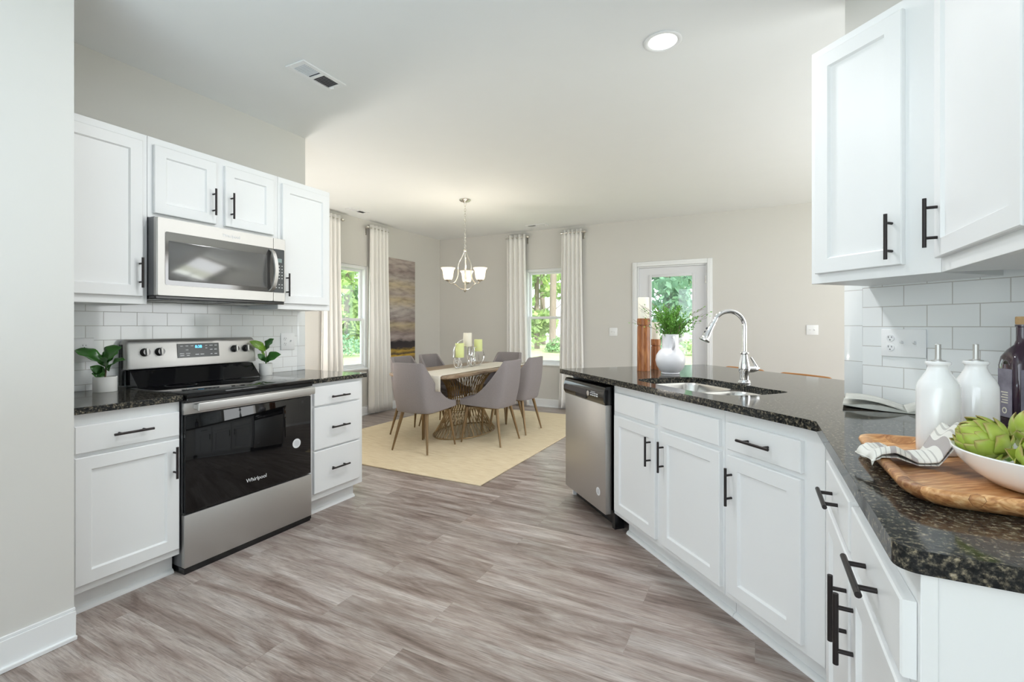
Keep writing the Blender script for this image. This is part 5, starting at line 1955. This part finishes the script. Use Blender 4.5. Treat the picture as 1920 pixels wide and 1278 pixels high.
# open magazine
sp_ = Vector((0.492, 2.180, ZR + 0.001))
t = thing('magazine', 'open magazine lying on the granite against the tiled wall', 'magazine', sp_, 0)
du = Vector((-0.965, 0.262, 0)); dvv = Vector((0.16, 0.987, 0))
for sgn, wd_, nm in ((1, 0.195, 'page_block'), (-1, 0.105, 'page_block')):
    bm = BM()
    top = lambda u: 0.004 + 0.020 * math.sin(min(1, u * 1.15) * PI * 0.78) * (1 - 0.35 * u)
    lo = []
    for i in range(19):
        u = i / 18
        b_ = du * sgn * wd_ * u
        lo.append([b_ + Vector((0, 0, 0.0006 + (0.010 * u * u if sgn > 0 else 0.002 * u))), b_ + dvv * 0.205 + Vector((0, 0, 0.0006)), b_ + dvv * 0.205 + Vector((0, 0, top(u))), b_ + Vector((0, 0, max(top(u), 0.012 * u * u + 0.003)))])
    loft(bm, lo)
    obj(nm, bm, M['paper'], t, sharp=50)
bm = BM()
def fl(u, v):
    b_ = du * 0.188 * u + dvv * (0.003 + 0.19 * v)
    return b_ + Vector((0, 0, 0.012 + 0.034 * math.sin(u * PI * 0.62) * (1 - 0.25 * u) - 0.008 * (1 - u)))
grid(bm, fl, 18, 4)
o = obj('loose_page', bm, M['paper'], t, sharp=180)
o.modifiers.new('thick', 'SOLIDIFY').thickness = 0.0006

# ------------------------------------------------------------------ outdoors
bm = BM(); bx(bm, -70, 50, -12, 75, -0.5, -0.2)
struct('lawn', bm, M['lawn'], 'sunlit lawn outside the windows', 'lawn')
GZ = -0.2


def tree(label, loc, h, cr, mk_, seed, trunk_r=0.12, low=0.35, n=1500, bare=False):
    rd = random.Random(seed)
    t = thing('tree', label, 'tree', (loc[0], loc[1], GZ), 0, 'trees beyond the lawn')
    bm = BM()
    tube(bm, [(0, 0, 0), (rd.uniform(-.1, .1), rd.uniform(-.1, .1), h * 0.4), (rd.uniform(-.2, .2), rd.uniform(-.2, .2), h * 0.92)], [trunk_r, trunk_r * 0.8, trunk_r * 0.3], 8)
    for i in range(6):
        z_ = h * rd.uniform(low, 0.8); a = rd.uniform(0, 2 * PI)
        tube(bm, [(0, 0, z_), (cr * 0.5 * math.cos(a), cr * 0.5 * math.sin(a), z_ + cr * 0.4)], [trunk_r * 0.3, trunk_r * 0.1], 5)
    obj('trunk', bm, M['bark'], t)
    bm = BM()
    cl = []
    for i in range(26):
        z_ = h * (low + (1 - low) * rd.random())
        k_ = math.sin(PI * min(1, max(0.12, (z_ / h - low * 0.6) / (1.1 - low * 0.6))))
        a = rd.uniform(0, 2 * PI); q = rd.random() ** 0.5
        cl.append((Vector((0.66 * cr * k_ * q * math.cos(a), 0.66 * cr * k_ * q * math.sin(a), z_)), cr * rd.uniform(0.22, 0.36)))
    for i in range(n):
        c_, rr2 = rd.choice(cl)
        d = Vector((rd.gauss(0, 1), rd.gauss(0, 1), rd.gauss(0, 0.8)))
        p_ = c_ + d.normalized() * rr2 * rd.uniform(0.55, 1.0)
        s1 = Vector((rd.gauss(0, 1), rd.gauss(0, 1), rd.gauss(0, 1))).normalized()
        s2 = s1.cross(Vector((rd.gauss(0, 1), rd.gauss(0, 1), rd.gauss(0, 1)))).normalized()
        sz = rd.uniform(0.14, 0.30)
        bm.faces.new([bm.verts.new(p_ + s1 * sz), bm.verts.new(p_ + s2 * sz * 0.6), bm.verts.new(p_ - s1 * sz), bm.verts.new(p_ - s2 * sz * 0.6)])
    obj('foliage', bm, M[mk_], t)
    return t


TL = [('left window', -11.0, 10.4, 6.5, 1.6, 'tree_a', 0.10), ('left window', -13.4, 12.9, 9.0, 1.7, 'tree_b', 0.14), ('left window', -14.6, 9.6, 8.0, 1.6, 'tree_c', 0.12), ('left window', -10.6, 14.4, 8.5, 1.7, 'tree_a', 0.12),
      ('far window', -6.7, 14.9, 8.0, 1.6, 'tree_a', 0.11), ('far window', -8.1, 18.6, 10.0, 1.7, 'tree_b', 0.15), ('far window', -4.6, 18.4, 9.5, 1.6, 'tree_c', 0.14),
      ('glazed door', -0.4, 20.6, 9.0, 1.4, 'tree_c', 0.13), ('glazed door', -2.4, 15.2, 7.5, 1.6, 'tree_c', 0.11), ('glazed door', -3.0, 22.2, 11.0, 1.7, 'tree_a', 0.14), ('glazed door', 1.1, 16.6, 8.0, 1.6, 'tree_b', 0.12)]
DESC = {'tree_a': 'light green', 'tree_b': 'mid green', 'tree_c': 'bluish green'}
POSN = ['nearest to the glass', 'tall and farther back', 'behind the left curtain', 'behind the right curtain', 'in front of the others', 'tall, behind the paler one', 'beside the pine trunk', 'far back, right of the pane', 'low behind the vase', 'tall and pale at the upper right', 'behind the hinge side of the door']
for i, (wn, x, y, h, cr, mk_, tr) in enumerate(TL):
    tree(f'{DESC[mk_]} leafy tree seen through the {wn}, {POSN[i]}', (x * 1.85, y * 1.85), h * 1.7, cr * 1.8, mk_, 40 + i, tr * 1.7, low=0.06, n=2200)
p_ = (-10.45, 25.4)
t = thing('tree', 'bare straight pine trunk seen through the far window', 'tree', (p_[0], p_[1], GZ), 0, 'trees beyond the lawn')
bm = BM(); tube(bm, [(0, 0, 0), (0.1, 0, 7), (0.0, 0, 16)], [0.21, 0.18, 0.13], 10)
obj('trunk', bm, M['bark'], t)


def shrub(label, loc, r, mk_, seed):
    rd = random.Random(seed)
    t = thing('shrub', label, 'shrub', (loc[0], loc[1], GZ), 0, 'shrubs at the lawn edge')
    bm = BM()
    for i in range(420):
        d = Vector((rd.gauss(0, 1), rd.gauss(0, 1), abs(rd.gauss(0, 1)) + 0.1)).normalized()
        p_ = Vector((d.x * r, d.y * r, d.z * r * 0.9 + 0.05)) * rd.uniform(0.7, 1.0)
        s1 = Vector((rd.gauss(0, 1), rd.gauss(0, 1), rd.gauss(0, 1))).normalized()
        s2 = s1.cross(d + Vector((0.1, 0.2, 0.3))).normalized()
        sz = rd.uniform(0.06, 0.13)
        bm.faces.new([bm.verts.new(p_ + s1 * sz), bm.verts.new(p_ + s2 * sz * 0.6), bm.verts.new(p_ - s1 * sz), bm.verts.new(p_ - s2 * sz * 0.6)])
    obj('foliage', bm, M[mk_], t)


for i, (x, y, r, mk_, lb) in enumerate(((-9.0, 8.4, 0.6, 'tree_c', 'round shrub at the lawn edge outside the left window'), (-9.6, 9.9, 0.5, 'tree_a', 'paler shrub at the lawn edge outside the left window'),
                                        (-6.3, 12.4, 0.6, 'tree_a', 'pale shrub at the lawn edge left of the pine trunk'), (-4.9, 12.6, 0.5, 'tree_b', 'green shrub at the foot of the pine trunk'),
                                        (-2.6, 12.6, 0.55, 'tree_c', 'bluish shrub low in the left of the door pane'), (-1.3, 12.9, 0.55, 'tree_a', 'light shrub low in the right of the door pane'))):
    shrub(lb, (x * 1.95, y * 1.95), r * 1.9, mk_, 90 + i)
